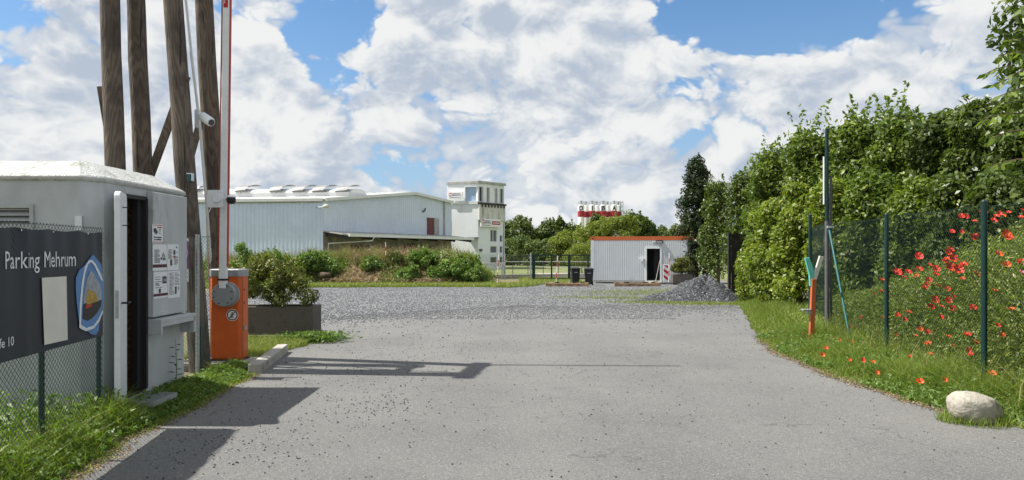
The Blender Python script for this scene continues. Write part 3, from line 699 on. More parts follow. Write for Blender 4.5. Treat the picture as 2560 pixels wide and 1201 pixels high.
# ---------------------------------------------------------------- tower block
T0 = Vector((P(1117, 0, 82.4).x, 82.4, 0)); T1 = Vector((P(1195, 0, 81).x, 81, 0)); T2 = Vector((P(1258.5, 0, 84.3).x, 84.3, 0))
tw = empty('office_tower', 'three storey white office tower with wraparound top windows at the end of the hall', 'building', loc=(T1.x, T1.y, -.35))
tp = lambda o: (setattr(o, 'parent', tw), setattr(o, 'matrix_parent_inverse', Matrix.Translation(-tw.location)), o)[2]
sub = lambda o, par: (setattr(o, 'parent', par), setattr(o, 'matrix_parent_inverse', (par.matrix_parent_inverse.inverted() if False else Matrix.Identity(4))), o)[2]
TL, TR = Fr(T0, T1), Fr(T1, T2)
back = Vector((-.35, 6.0, 0))
zs = 7.08; ztop = TR.z_(1195, 453)
core = [T0, T1, T2, T2 + back, T0 + back]
# lower storeys with real window openings on the right face
rows_ = [(575, 605), (616, 633), (643, 660)]
def zat(py, y=82.4): return EYE - (py - HY) * y / FP
ops = []; wins = []
for (a, b_) in ((1226, 1242),):
    for r in rows_: ops.append((TR.s_(a), TR.s_(b_), zat(r[1]), zat(r[0])))
a2, b2 = TR.s_(1249.5), TR.s_(1256.5)
for r in ((588, 605), (616, 633), (643, 660)): ops.append((a2, b2, zat(r[1]), zat(r[0])))
mb = MB(); TR.wall(mb, -.5, zat(552), .3, ops); tp(mb.build('wall', M['render']))
lp = (TL.s_(1119), 3.3)
mb = MB(); TL.wall(mb, -.5, zs, .3, [])
mb.add([p + Vector((0, 0, z)) for p in (T2, T2 + back, T0 + back, T0) for z in (-.5, zs)], [(0, 2, 3, 1), (2, 4, 5, 3), (4, 6, 7, 5)]); tp(mb.build('wall', M['render']))
for o_ in ops:
    mb = MB(); e = .05
    TR.slab(mb, o_[0], o_[1], -.16, -.10, o_[2], o_[2] + e); TR.slab(mb, o_[0], o_[1], -.16, -.10, o_[3] - e, o_[3])
    TR.slab(mb, o_[0], o_[0] + e, -.16, -.10, o_[2] + e, o_[3] - e); TR.slab(mb, o_[1] - e, o_[1], -.16, -.10, o_[2] + e, o_[3] - e)
    if o_[1] - o_[0] > .6 and o_[3] - o_[2] > 1.1: TR.slab(mb, (o_[0]+o_[1])/2 - .05, (o_[0]+o_[1])/2 + .05, -.155, -.095, o_[2] + e, o_[3] - e)
    wd_ = tp(mb.build('window', M['trim'])); mb = MB(); TR.slab(mb, o_[0] + e, o_[1] - e, -.145, -.13, o_[2] + e, o_[3] - e); tp(mb.build('pane', M['glass']))
# streaked parapet band, slab edge, top storey
mb = MB(); TR.slab(mb, -.0, TR.L + .12, -.3, .22, zat(552), zs - .12); tp(mb.build('parapet_band', M['render2'], bevel=.03))
mb = MB(); TR.slab(mb, -.02, TR.L + .20, -.3, .32, zs - .12, zs + .08)
for k in range(8):
    q = .35 + k * (TR.L - .1) / 8; TR.slab(mb, q, q + .16, .22, .34, zs - .42, zs - .12)
tp(mb.build('slab_edge', M['black']))
mb = MB(); TL.slab(mb, TL.s_(1119), TL.L, .0, .12, zs - .10, zs + .10); tp(mb.build('ledge', M['trim']))
wt0, wt1 = zs + .22, zat(470)
tops = [(TR.s_(1197), TR.s_(1206), wt0, wt1), (TR.s_(1217), TR.s_(1222.5), wt0, wt1), (TR.s_(1237.5), TR.s_(1242), wt0, wt1), (TR.s_(1250), TR.s_(1257), wt0, wt1)]
mb = MB(); TR.wall(mb, zs + .08, ztop - .25, .3, tops, 0, TR.L + .1); tp(mb.build('wall', M['render']))
for o_ in tops:
    mb = MB(); e = .06; TR.slab(mb, o_[0], o_[1], .0, .10, o_[2] - e, o_[2]); TR.slab(mb, o_[0], o_[1], .0, .07, o_[3], o_[3] + e); TR.slab(mb, o_[1], o_[1] + .14, .0, .09, o_[2] - e, o_[3] + e); TR.slab(mb, o_[0] - .08, o_[0], .0, .07, o_[2] - e, o_[3] + e)
    wd_ = tp(mb.build('window', M['trim'])); mb = MB(); TR.slab(mb, o_[0], o_[1], -.20, -.15, o_[2], o_[3]); tp(mb.build('pane', M['glass']))
tl_o = (TL.s_(1164), TL.L - .05, wt0, wt1)
mb = MB(); TL.wall(mb, zs, ztop - .25, .3, [tl_o]); tp(mb.build('wall', M['render']))
mb = MB(); TL.slab(mb, tl_o[0], tl_o[1], -.20, -.15, wt0, wt1); tp(mb.build('pane', M['glassblue']))
mb = MB(); TL.slab(mb, tl_o[0] - .1, tl_o[0], .01, .08, wt0 - .1, wt1 + .1); TL.slab(mb, tl_o[0], tl_o[1], .01, .08, wt1, wt1 + .1); TL.slab(mb, tl_o[0], tl_o[1], .01, .12, wt0 - .1, wt0); tp(mb.build('window', M['trim']))
mb = MB(); rf = [T0 + Vector((-.02, -.08, 0)), T1 + Vector((0, -.14, 0)), TR.p(TR.L + .25, .20, 0), TR.p(TR.L + .25, -6, 0), T0 + back]
mb.prism([p + Vector((0, 0, ztop - .25)) for p in rf], Vector((0, 0, .25))); tp(mb.build('roof', M['dulltrim']))
mb = MB(); mb.prism([p + (Vector((0, 0, ztop))) for p in rf], Vector((0, 0, .07))); tp(mb.build('roof_edge', M['trim']))
mb = MB(); TL.slab(mb, TL.s_(1121), TL.s_(1126), .02, .06, zat(581), zat(549)); tp(mb.build('window', M['glass']))
mb = MB(); TL.slab(mb, TL.s_(1170), TL.L + .1, .02, .5, zat(597), zat(594.5)); tp(mb.build('porch_slab', M['black']))
mb = MB(); q = TR.L + .02; mb.tube([TR.p(q + .15, .1, zat(552)), TR.p(q, .12, zat(556)), TR.p(q, .12, -.4)], .05, 6); tp(mb.build('downpipe', M['trim']))
mb = MB(); TR.slab(mb, TR.s_(1198), TR.s_(1203), .02, .2, zat(629), zat(623)); tp(mb.build('letter_box', M['steel']))
for k in (.4, 1.3, 2.2, 3.1):
    pass

# text helper: built-in font, turned into a mesh on a plane
def text_mesh(s, height, width=None, bold=0.0):
    cu = bpy.data.curves.new('lettering', 'FONT'); cu.body = s; cu.size = 1.0; cu.resolution_u = 2; cu.offset = bold
    o = bpy.data.objects.new('lettering', cu); COL.objects.link(o)
    dg = bpy.context.evaluated_depsgraph_get(); me = bpy.data.meshes.new_from_object(o.evaluated_get(dg))
    v = np.array([p.co[:] for p in me.vertices]); f = [tuple(p.vertices) for p in me.polygons]
    bpy.data.objects.remove(o); bpy.data.meshes.remove(me); bpy.data.curves.remove(cu)
    x0, x1 = v[:, 0].min(), v[:, 0].max(); cap = 0.729
    sc = height / cap; sx = (width / (x1 - x0)) if width else sc
    return (v[:, 0] - x0) * sx, v[:, 1] * sc, f
def lettering(fn, s, height, width, m, parent, bold=0.0, wrap=None):
    x, y, f = text_mesh(s, height, width, bold); mb = MB()
    mb.add([fn(a, b_) for a, b_ in zip(x, y)], f); o = mb.build('lettering', m)
    return wrap(o) if wrap else (setattr(o, 'parent', parent), o)[1]

# signs on the tower are things of their own
def tower_sign(fr, px0, px1, py0, py1, label, kind):
    o = empty('sign_board', label, 'sign', 'furniture store signs on the office tower')
    a, b_ = fr.s_(px0, .3), fr.s_(px1, .3); z0, z1 = fr.z_(px0, py1, .3), fr.z_(px0, py0, .3); t = .36
    mb = MB(); fr.slab(mb, a, b_, t - .14, t, z0, z1); mb.build('panel', M['bwhite'], o, bevel=.02)
    w_ = b_ - a; h_ = z1 - z0; pl = lambda s0_, zz, off=.012: (lambda x, y: fr.p(s0_ + x, t + off, zz + y))
    mb = MB(); fr.slab(mb, a + w_ * .02, a + w_ * (.26 if kind == 0 else .17), t, t + .006, z0 + h_ * .38, z1 - h_ * .1); mb.build('emblem', M['signred'], o)
    lettering(pl(a + w_ * (.06 if kind == 0 else .04), z0 + h_ * .42), 'M', h_ * .42, None, M['bwhite'], o, .02)
    k = 1.0 if kind == 0 else .5
    def row(x0_, zz, hh, ww, n_, m_, off=.004):
        mb = MB(); q = x0_; rs = random.Random(n_ * 7 + kind)
        for c in range(n_):
            cw = ww / n_; fr.slab(mb, q, q + cw * rs.choice((.55, .7, .8)), t, t + off, zz, zz + hh * rs.choice((.8, 1, 1))); q += cw
        mb.build('small_print', M[m_], o)['kind'] = 'stuff'
    row(a + w_ * (.31 if kind == 0 else .20), z0 + h_ * .66, h_ * .16, w_ * .52 * k, 9, 'navy')
    row(a + w_ * (.28 if kind == 0 else .18), z0 + h_ * .43, h_ * .17, w_ * .64 * k, 9, 'navy')
    row(a + w_ * .06, z0 + h_ * .16, h_ * .10, w_ * .85 * k, 22, 'navy')
    if kind:
        mb = MB(); fr.slab(mb, a + w_ * .54, b_ - w_ * .02, t, t + .006, z0 + h_ * .30, z0 + h_ * .75); mb.build('red_bar', M['signred'], o)
        row(a + w_ * .57, z0 + h_ * .46, h_ * .14, w_ * .38, 14, 'bwhite', .010)
    return o
tower_sign(TL, 1122, 1157, 481, 498, 'small white sign with red emblem high on the left face of the office tower', 0)
tower_sign(TR, 1202, 1250.5, 547, 567, 'long white sign with red bar below the parapet on the right face of the tower', 1)

# ---------------------------------------------------------------- silos
SD = 250.0
for i, ch in enumerate('DIBA'):
    x = (1453 + 27.4 * i - 1280) * SD / FP; r = 8.3 * SD / FP; zt = 1.6 + 117 * SD / FP
    for bk in (0, 1):
        cx, cy = (x, SD) if not bk else (x + 1.75 + .25, SD + 3.4)
        lab = ('white silo marked %s with a red band' % ch) if not bk else 'white silo behind the one marked %s, mostly hidden' % ch
        o = empty('silo', lab, 'silo', 'silos of the concrete plant', loc=(cx, cy, 0)); n_ = 28
        ring = lambda rr, z: [(rr * math.cos(2*math.pi*k/n_), rr * math.sin(2*math.pi*k/n_), z) for k in range(n_)]
        mb = MB(); mb.loft([ring(r, 7.0), ring(r, zt - .4), ring(r * .85, zt), ring(r * .3, zt + .15)]); mb.build('shell', M['silo'], o, smooth=True)
        mb = MB(); mb.loft([ring(.4, 4.0), ring(r, 7.0)]); mb.build('cone', M['silo'], o, smooth=True)
        b0, b1 = 1.6 + 87 * SD / FP, 1.6 + 102 * SD / FP
        mb = MB(); mb.loft([ring(r + .02, b0), ring(r + .02, b1)], cap=False); mb.build('band', M['silored'], o, smooth=True)
        for k in range(4):
            a = math.pi / 4 + k * math.pi / 2; mb = MB(); mb.bar((r * .95 * math.cos(a), r * .95 * math.sin(a), -.4), (r * .95 * math.cos(a), r * .95 * math.sin(a), 8), .18, .18); mb.build('leg', M['silo'], o)
        mb = MB()
        for k in range(10):
            a = 2 * math.pi * k / 10; mb.bar((r * math.cos(a), r * math.sin(a), zt - .1), (r * math.cos(a), r * math.sin(a), zt + 1.2), .05, .05)
            a2_ = a + 2 * math.pi / 10
            for zz in (zt + .6, zt + 1.2): mb.bar((r * math.cos(a), r * math.sin(a), zz), (r * math.cos(a2_), r * math.sin(a2_), zz), .045, .045)
        mb.build('railing', M['galv'], o)
        mb = MB(); mb.box(-.20, .28, -.25, .25, zt + .1, zt + 1.3); mb.box(-.42, .45, -.3, .3, zt + 1.3, zt + 1.45); mb.build('filter_unit', M['galv'], o)
        if not bk:
            hgt = 1.55; xx, yv, f = text_mesh(ch, hgt, 1.45 if ch != 'I' else .42, .045); wv = xx.max(); mb = MB(); zb_ = 1.6 + 103.5 * SD / FP
            bmm = bmesh.new(); bv = [bmm.verts.new((a, 0, b_)) for a, b_ in zip(xx, yv)]
            for ff in f: bmm.faces.new([bv[q] for q in ff])
            bmesh.ops.triangulate(bmm, faces=bmm.faces[:]); bmesh.ops.subdivide_edges(bmm, edges=bmm.edges[:], cuts=3, use_grid_fill=True)
            for v_ in bmm.verts:
                an_ = (v_.co.x - wv / 2 - .1) / r; v_.co = (r * 1.03 * math.sin(an_), -r * 1.03 * math.cos(an_), zb_ + v_.co.z)
            me = bpy.data.meshes.new('letter'); bmm.to_mesh(me); bmm.free(); me.materials.append(M['letter'])
            lo3 = bpy.data.objects.new('letter', me); COL.objects.link(lo3); lo3.parent = o
stx = P(1556, 0, SD - 1).x
o = empty('ladder_tower', 'thin steel ladder mast at the right end of the silos', 'ladder', loc=(stx, SD + 1, 0)); mb = MB()
for dx in (0, .9): mb.bar((dx - .4, 0, -.4), (dx - .4, 0, 19.3), .14, .14)
for k in range(24): mb.bar((-.4, 0, k * .8), (.5, 0, k * .8 + (.8 if k % 2 else 0)), .08, .08)
mb.build('frame', M['steel'], o)

# ---------------------------------------------------------------- vegetation: far row of trees
far_list = [ # px, ytop, half width px, material, depth, label
 (1262, 560, 30, 'far', 122, 'bushy mid green tree directly right of the office tower'),
 (1300, 541, 40, 'far', 124, 'tall rounded tree, first clear crown right of the office tower'),
 (1350, 575, 30, 'far', 126, 'low broad tree in the dip between two rounded crowns'),
 (1378, 553, 34, 'far', 124, 'dense round tree with a small spike beside it, centre of the far row'),
 (1401, 543, 13, 'dhedge', 121, 'slim dark pointed tree in the middle of the far row'),
 (1428, 563, 28, 'far', 122, 'rounded green tree just left of the silos'),
 (1462, 578, 26, 'far', 120, 'small tree in front of the leftmost silo'),
 (1497, 540, 27, 'dhedge', 112, 'dark tree standing right before the middle silos'),
 (1590, 537, 36, 'dhedge', 110, 'dark conical tree right of the silos above the container'),
 (1620, 556, 26, 'dhedge', 111, 'dark bushy tree at the right shoulder of the conical one'),
 (1655, 573, 34, 'far', 115, 'low green tree behind the right half of the container roof'),
 (1700, 568, 40, 'far', 112, 'wide low tree between the container and the dark column tree')]
for px, yt, hw, mk, d, lab in far_list:
    x = (px - 1280) * d / FP; zt = EYE + (HY - yt) * d / FP; hwm = hw * d / FP; zb_ = -.35
    H = zt - zb_
    env = [(x, d, zb_ + H * .55, hwm, hwm * .8, H * .42), (x + hwm * .25, d - .5, zb_ + H * .35, hwm * 1.05, hwm * .8, H * .32), (x - hwm * .1, d, zb_ + H * .76, hwm * .6, hwm * .5, H * .24)]
    tree('tree', lab, 'tree', (x, d, zb_), env, 6500, .42, M[mk], r=.22, group='trees behind the far field', clumps=70, cr=hwm * .30, sprays=12, spray_len=.9)
for k, px in enumerate((1275, 1310, 1345, 1380, 1415, 1448, 1482)):
    d = 104 - k * 1.2; x = (px - 1280) * d / FP; H = 3.6 + .5 * math.sin(k * 2.1) + (.5 if k == 4 else 0)
    nm = 'fary' if k in (4, 5) else 'far'
    tree('shrub', ['shrub at the far field edge, hard against the tower', 'dark shrub second from the tower at the field edge', 'shrub below the dip in the far tree row', 'shrub straight above the left gate post', 'yellowish shrub above the middle of the green gate', 'bright shrub above the left wheelie bin', 'shrub cut off by the left edge of the container'][k], 'shrub', (x, d, -.35),
         [(x, d, -.35 + H * .5, 2.4, 1.8, H * .5), (x, d, .3, 2.6, 1.6, .9)], 6500, .30, M[nm], r=.1, group='shrubs along the far field', clumps=55, cr=.7)
# yellow-green tree above the container
d = 70; x = P(1525, 0, d).x
tree('tree', 'yellow green open crowned tree rising behind the container in front of the silos', 'tree', (x, d, -.35),
     [(x, d, 3.0, 2.6, 1.8, 1.7), (x - 2.0, d, 2.7, 1.4, 1.2, 1.0), (x + 1.6, d, 3.9, 1.2, 1.2, 1.0), (x + .4, d, 3.9, .9, .9, .7)], 9500, .21, M['fary'], r=.13, clumps=62, cr=.45, inner=.1, sprays=40, spray_len=.8, trunk_top=3.2)
d = 66; x = P(1455, 0, d).x
tree('shrub', 'yellow green bush filling the gap left of the container', 'shrub', (x, d, -.35), [(x, d, 1.0, 1.5, 1.2, 1.3), (x + .9, d, 1.9, .9, .9, .8)], 4500, .17, M['fary'], r=.06, clumps=40, cr=.4)

# ---------------------------------------------------------------- vegetation: right side hedge and trees
def rt(px, d, yt, hwpx, mk, lab, n, size, group=None, cat='tree', low=0.0, extra=(), **kw):
    x = (px - 1280) * d / FP; zt = EYE + (HY - yt) * d / FP - (.75 * kw.get('cr', .4) if cat == 'tree' else .1); hw = hwpx * d / FP; b0 = gz(d); H = zt - b0
    env = [(x, d, b0 + H * .30, hw, hw * .95, H * .30), (x + hw * .1, d, b0 + H * .58, hw * .92, hw * .9, H * .28), (x - hw * .08, d, b0 + H * .80, hw * .62, hw * .62, H * .19)]
    for e in extra: env.append((x + e[0], d + e[1], e[2], e[3], e[3], e[4]))
    return tree('tree' if cat == 'tree' else 'shrub', lab, cat, (x, d, b0), env, n, size, M[mk], r=.10, group=group, **kw)
# fastigiate dark tree
d = 44; x = P(1742, 0, d).x; zt = EYE + (HY - 383) * d / FP
tree('tree', 'very dark tall column shaped tree beside the right end of the container', 'tree', (x, d, -.35),
     [(x - .05, d, .7, .95, .9, 1.2), (x - .1, d, 2.0, 1.05, .9, 2.0), (x - .05, d, 3.8, .98, .9, 2.0), (x, d, 5.5, .62, .6, 1.5), (x + .3, d, 4.3, .75, .7, 1.4), (x, d, 6.5, .32, .3, .8)], 22000, .17, M['conifer'], r=.12, clumps=240, cr=.34, sprays=30, spray_len=.5)
hg = 'tall hedge trees along the right side of the yard'
rt(1795, 37, 432, 36, 'dhedge', 'loose green tree between the dark column tree and the tall hedge', 11000, .15, hg, clumps=90, cr=.42, sprays=18, spray_len=.7)
rt(1862, 30, 425, 46, 'dhedge', 'far end tree of the tall hedge, directly above the black steel gate', 13000, .14, hg, clumps=110, cr=.40, sprays=22)
rt(1935, 25.5, 352, 62, 'hedge', 'second tree of the tall hedge from its far end, sloping crown', 19000, .15, hg, clumps=100, cr=.42, sprays=26)
rt(2030, 21.5, 312, 66, 'hedge', 'hedge tree behind the tall green post with thin drooping top shoots', 22000, .145, hg, clumps=130, cr=.36, sprays=60, spray_len=1.1)
rt(2150, 19, 275, 74, 'hedge', 'hedge tree with upright top shoots just right of the tall green post', 24000, .145, hg, clumps=105, cr=.37, sprays=80, spray_len=.8)
rt(2245, 18, 262, 70, 'hedge', 'tallest spiky crown of the hedge above the second fence post', 22000, .14, hg, clumps=105, cr=.35, sprays=100, spray_len=.75)
rt(2345, 16.5, 268, 78, 'dhedge', 'darker hedge tree between the second and third fence posts', 24000, .145, hg, clumps=95, cr=.38, sprays=20, spray_len=.4)
rt(2450, 15.5, 232, 80, 'dhedge', 'dark hedge tree straight above the third fence post', 22000, .155, hg, clumps=95, cr=.38, sprays=18, spray_len=.35)
rt(2590, 14.2, 195, 95, 'dhedge', 'dark hedge tree at the right edge of the picture', 20000, .16, hg, clumps=120, cr=.42, sprays=10)
# second, lower layer with light yellow-green leaves
yg = 'light green shrubs at the foot of the hedge'
rt(1893, 24.5, 590, 38, 'yhedge', 'light green shrub closest to the gravel heap', 10000, .12, yg, 'shrub', clumps=80, cr=.28, sprays=14, spray_len=.4)
rt(1935, 22.0, 500, 52, 'yhedge', 'light green shrub left of the fence, reaching to the orange post', 16000, .12, yg, 'shrub', clumps=110, cr=.30, sprays=16, spray_len=.4)
rt(2000, 19.4, 455, 50, 'yhedge', 'light green shrub behind the orange forked post', 17000, .115, yg, 'shrub', clumps=110, cr=.28, sprays=16, spray_len=.4)
rt(2085, 17.4, 445, 55, 'yhedge', 'light green shrub behind the tall green post', 17000, .115, yg, 'shrub', clumps=110, cr=.28, sprays=16, spray_len=.4)
rt(2185, 16.0, 430, 60, 'hedge', 'mid green shrub behind the mesh between tall post and second post', 17000, .115, yg, 'shrub', clumps=110, cr=.28, sprays=12, spray_len=.35)
rt(2290, 15.0, 430, 62, 'hedge', 'mid green shrub behind the mesh right of the second post', 15000, .115, yg, 'shrub', clumps=100, cr=.28, sprays=10, spray_len=.3)
rt(2395, 14.0, 440, 60, 'dhedge', 'dark shrub behind the poppies left of the third post', 12000, .115, yg, 'shrub', clumps=90, cr=.28)
rt(2500, 13.2, 430, 66, 'dhedge', 'dark shrub behind the poppies right of the third post', 12000, .12, yg, 'shrub', clumps=90, cr=.30)
# near tree outside the frame whose branch reaches in
d = 10.5; base = Vector((8.35, d, 0))
nt = empty('tree', 'large leaved tree at the right picture edge with a branch reaching into the sky', 'tree', loc=base)
trunk(nt, (0, 0, 0), (0, 0, 5.6), .13, 6, 1.0)
crown_local(nt, [(0, 0, 4.4, .85, .9, 1.5), (.1, 0, 3.0, .9, .9, 1.2), (-.1, 0, 5.6, .7, .8, 1.2)], 9000, .15, M['dhedge'], base, clumps=60, cr=.40, asp=.45)
mb = MB(); lv = []; tn = []
def branch(p0, p1, sag, nl, sz):
    p0, p1 = Vector(p0) - base, Vector(p1) - base; pts = []
    for k in range(7):
        f = k / 6; q = p0.lerp(p1, f); q.z -= sag * 4 * f * (f - 1) * -1 * -1 if False else 0; q.z += sag * math.sin(math.pi * f); pts.append(q)
    mb.tube(pts, [.012 * (1 - .7 * k / 6) for k in range(7)], 5)
    for k in range(nl):
        f = .1 + .9 * (k + random.random()) / nl; q = p0.lerp(p1, f); q.z += sag * math.sin(math.pi * f)
        t_ = (p1 - p0).normalized(); sdv = Vector((0, 0, 1)).cross(t_).normalized() * (1 if k % 2 else -1)
        dr = (t_ * random.uniform(.2, .8) + sdv * random.uniform(.3, .9) + Vector((0, 0, random.uniform(-1.1, -.2)))).normalized()
        s_ = sz * random.uniform(.75, 1.25); nn = dr.cross(Vector((random.uniform(-1, 1), random.uniform(-1, 1), 1))).normalized() * s_ * .22
        up_ = dr.cross(nn).normalized() * s_ * .05
        lv.extend([q, q + dr * s_ * .45 + nn + up_, q + dr * s_, q + dr * s_ * .45 - nn + up_]); tn.append(random.random() * .9)
for a_, b_, sg, nl in [((2590, 190), (2462, 185), .12, 26), ((2590, 215), (2478, 215), .10, 24), ((2600, 240), (2500, 240), .08, 22), ((2600, 150), (2500, 140), .08, 20), ((2600, 130), (2520, 100), .08, 18), ((2600, 260), (2490, 268), .06, 22), ((2600, 60), (2548, 15), .05, 16), ((2600, 90), (2545, 75), .05, 16), ((2610, 290), (2450, 300), .06, 24), ((2600, 200), (2530, 190), .1, 22), ((2600, 225), (2550, 150), .05, 18), ((2610, 330), (2480, 345), .06, 26), ((2610, 400), (2470, 420), .06, 26)]:
    branch(P(a_[0], a_[1], 9.9), P(b_[0], b_[1], random.uniform(9.2, 10.2)), sg, nl, .155)
mb.build('branch', M['twig'], nt, smooth='all'); bulk('leaves', np.array([tuple(v) for v in lv]), 4, M['hedge'], nt, tn)
# thin hanging shoots above the hedge at px 2040
# ---------------------------------------------------------------- wild growth behind the fence
def in_bank(n, y0, y1, w_):
    y = RNG.uniform(y0, y1, n); x = XF(y) + RNG.uniform(-.03, w_, n) ** 1.0; return x, y
n = 24000; x, y = in_bank(n, 4.6, 15.5, 3.0); z = bankZ(x, y); H = np.clip(bankH(x, y) - z, .2, 3) * RNG.uniform(.45, 1.12, n)
grass('tall_grass', np.stack([x, y, z], 1), H, RNG.uniform(.006, .013, n), M['drygrass'], 'tall wild grass among the poppies behind the green mesh fence', lean=.45)
n = 95000; x, y = in_bank(n, 4.6, 15.5, 2.6); zt = bankH(x, y); z0 = bankZ(x, y); f = RNG.beta(2.2, 1.3, n)
c = np.stack([x, y, z0 + (zt - z0) * f], 1); c += RNG.normal(0, .03, c.shape)
t = RNG.beta(2, 2, n) * .9; t = np.where(RNG.random(n) < .05, .99, t)
tag(bulk('wildflower_foliage', leaf_quads(c, .066, .36, up=.6), 4, M['bankleaf'], None, t), 'dense narrow leaved foliage of the wildflower bank behind the fence', 'foliage', kind='stuff')
# verge between road and fence, and beyond along the hedge
def strip(n, y0, y1, xa, xb, p=1.0):
    y = RNG.uniform(y0, y1, n); a, b_ = xa(y), xb(y); x = a + (b_ - a) * RNG.random(n) ** p; return x, y
def patch(x, y, k=1.0): return np.sin(x * 2.3 * k + 1.7 * np.sin(y * 1.9 * k)) * np.sin(y * 2.9 * k + x * 1.1) * .6 + np.sin(x * 7.1 * k + y * 3.3) * np.sin(y * 8.3 * k - x * 2.2) * .4
n = 62000; x, y = strip(n, 3.5, 13.5, lambda y: XR(y) + RNG.exponential(.05, n) - .04, lambda y: XF(y) + .3)
dd = (x - XR(y)); pt = patch(x, y); keep = RNG.random(n) < (.55 + .45 * smoothstep(.0, .25, dd)) * (.75 + .45 * pt); x, y, dd, pt = x[keep], y[keep], dd[keep], pt[keep]; n = len(x)
H = (.035 + .17 * smoothstep(0, .8, dd) * (1 + .7 * pt)) * RNG.uniform(.4, 1.7, n)
grass('verge_grass', np.stack([x, y, gzn(y)], 1), H, RNG.uniform(.004, .010, n), M['grass'], 'short green grass on the verge between the road and the mesh fence', lean=1.3, tbias=.0)
n = 24000; x, y = strip(n, 4.5, 13.5, lambda y: XR(y) + .05, lambda y: XF(y) + .25); kk = patch(x + 3, y, .7) > -.25; x, y = x[kk], y[kk]
tag(bulk('verge_herbs', leaf_quads(np.stack([x, y, gzn(y) + RNG.random(len(x)) ** 1.3 * (.05 + .20 * smoothstep(0, .9, x - XR(y))) + .02], 1), .055, .36, up=.7), 4, M['weed'], None, RNG.beta(2, 2, len(x)) * .9), 'low broad leaved herbs in the verge below the mesh fence', 'herbs', kind='stuff')
n = 16000; x, y = strip(n, 4.8, 14.0, lambda y: XF(y) - .50, lambda y: XF(y) + .3); kk = patch(x, y, .8) > -.5; x, y = x[kk], y[kk]; n = len(x)
hh = .30 * smoothstep(-.5, .1, x - XF(y)) * (1 + .5 * patch(x, y))
tag(bulk('fence_foot_herbs', leaf_quads(np.stack([x, y, gzn(y) + .02 + RNG.beta(2, 1.3, n) * hh], 1), .062, .34, up=.6), 4, M['bankleaf'], None, RNG.beta(2, 2, n) * .9), 'knee high leafy growth pushing through the foot of the mesh fence', 'foliage', kind='stuff')
n = 2400; x, y = strip(n, 4.8, 13.0, lambda y: XF(y) - .30, lambda y: XF(y) + .25)
grass('seed_grass', np.stack([x, y, gzn(y)], 1), RNG.uniform(.25, .62, n), RNG.uniform(.004, .008, n), M['drygrass'], 'taller pale grass stalks standing along the foot of the mesh fence', lean=.5)
n = 5200; y = RNG.uniform(4.5, 13, n); x = XR(y) + RNG.normal(.03, .06, n)
M['litter'] = leaf_mat('dry_litter', (.10, .07, .04), (.34, .25, .15), (.45, .07, .04), trans=.1, rough=.9)
tag(bulk('dry_litter', leaf_quads(np.column_stack([x, y, gzn(y) + .014]), .028, .5, up=2.0), 4, M['litter'], None, np.where(RNG.random(n) < .035, .99, RNG.random(n) * .85)), 'brown leaf litter and fallen petals along the right road edge', 'litter', kind='stuff')
n = 42000; x, y = strip(n, 12.5, 26, lambda y: XR(y) - .02, lambda y: np.full_like(y, 8.6))
H = (.06 + .26 * smoothstep(0, 1.2, x - XR(y))) * RNG.uniform(.5, 1.3, n)
grass('verge_grass', np.stack([x, y, gzn(y)], 1), H, RNG.uniform(.008, .016, n), M['grass'], 'longer bright grass beyond the orange forked post below the hedge', lean=.8)
# left verge
n = 44000; x, y = strip(n, 3.2, 9.9, lambda y: XL(y) + .03, lambda y: np.where(y < 6.5, -5.2, -3.86))
dl = XL(y) - x; pt = patch(x, y, 1.3); keep = RNG.random(n) < (.35 + .65 * smoothstep(.0, .22, dl)) * (.75 + .4 * pt); x, y, dl, pt = x[keep], y[keep], dl[keep], pt[keep]; n = len(x)
H = (.03 + .15 * smoothstep(0, .45, dl) * (1 + .7 * pt) * np.where((y > 6.7) & (y < 8.6) & (x < -3.3), .40, 1) * np.where(y > 8.6, .5, 1)) * RNG.uniform(.4, 1.7, n)
grass('verge_grass', np.stack([x, y, gzn(y)], 1), H, RNG.uniform(.005, .012, n), M['grass'], 'bright grass along the left road edge below the banner fence', lean=1.0, tbias=.08)
n = 1800; y = RNG.uniform(4.2, 9.4, n); x = XL(y) + RNG.normal(-.01, .06, n)
tag(bulk('dry_litter', leaf_quads(np.column_stack([x, y, gzn(y) + .014]), .026, .5, up=2.0), 4, M['litter'], None, RNG.random(n) * .85), 'brown leaf litter along the left road edge', 'litter', kind='stuff')
n = 8500; x, y = strip(n, 3.4, 9.9, lambda y: XL(y) - .08, lambda y: np.where(y < 6.5, -4.6, -3.84)); z = gzn(y) + RNG.random(n) ** 1.5 * (.30 * smoothstep(.05, .5, XL(y) - x) + .05) * np.where((y > 6.7) & (y < 8.6), .35, 1) * np.where(y > 8.6, .35, 1)
tag(bulk('weeds', leaf_quads(np.stack([x, y, z + .02], 1), .075, .38, up=.8), 4, M['weed'], None, RNG.beta(2, 2, n) * .9), 'broad leaved weeds among the grass below the banner fence', 'weeds', kind='stuff')
n = 11000; x, y = strip(n, 10.7, 13.0, lambda y: XL(y) - .02, lambda y: np.full_like(y, -4.9)); keep = ~((y < 11.4) & (x > -3.75) ); x, y = x[keep], y[keep]
H = .07 * RNG.uniform(.4, 2.2, len(x)); grass('verge_grass', np.stack([x, y, gzn(y)], 1), H, RNG.uniform(.005, .010, len(x)), M['drygrass'], 'sparse dry grass between the kerb stone and the long planter', lean=.9)
n = 1600; x = RNG.normal(-3.5, .25, n); y = RNG.normal(12.75, .16, n); tag(bulk('weeds', leaf_quads(np.stack([x, y, RNG.random(n) * .16 + .02], 1), .08, .3, up=.6), 4, M['weed'], None, RNG.random(n) * .8), 'dark weed tuft at the foot of the long planter', 'weeds', kind='stuff')
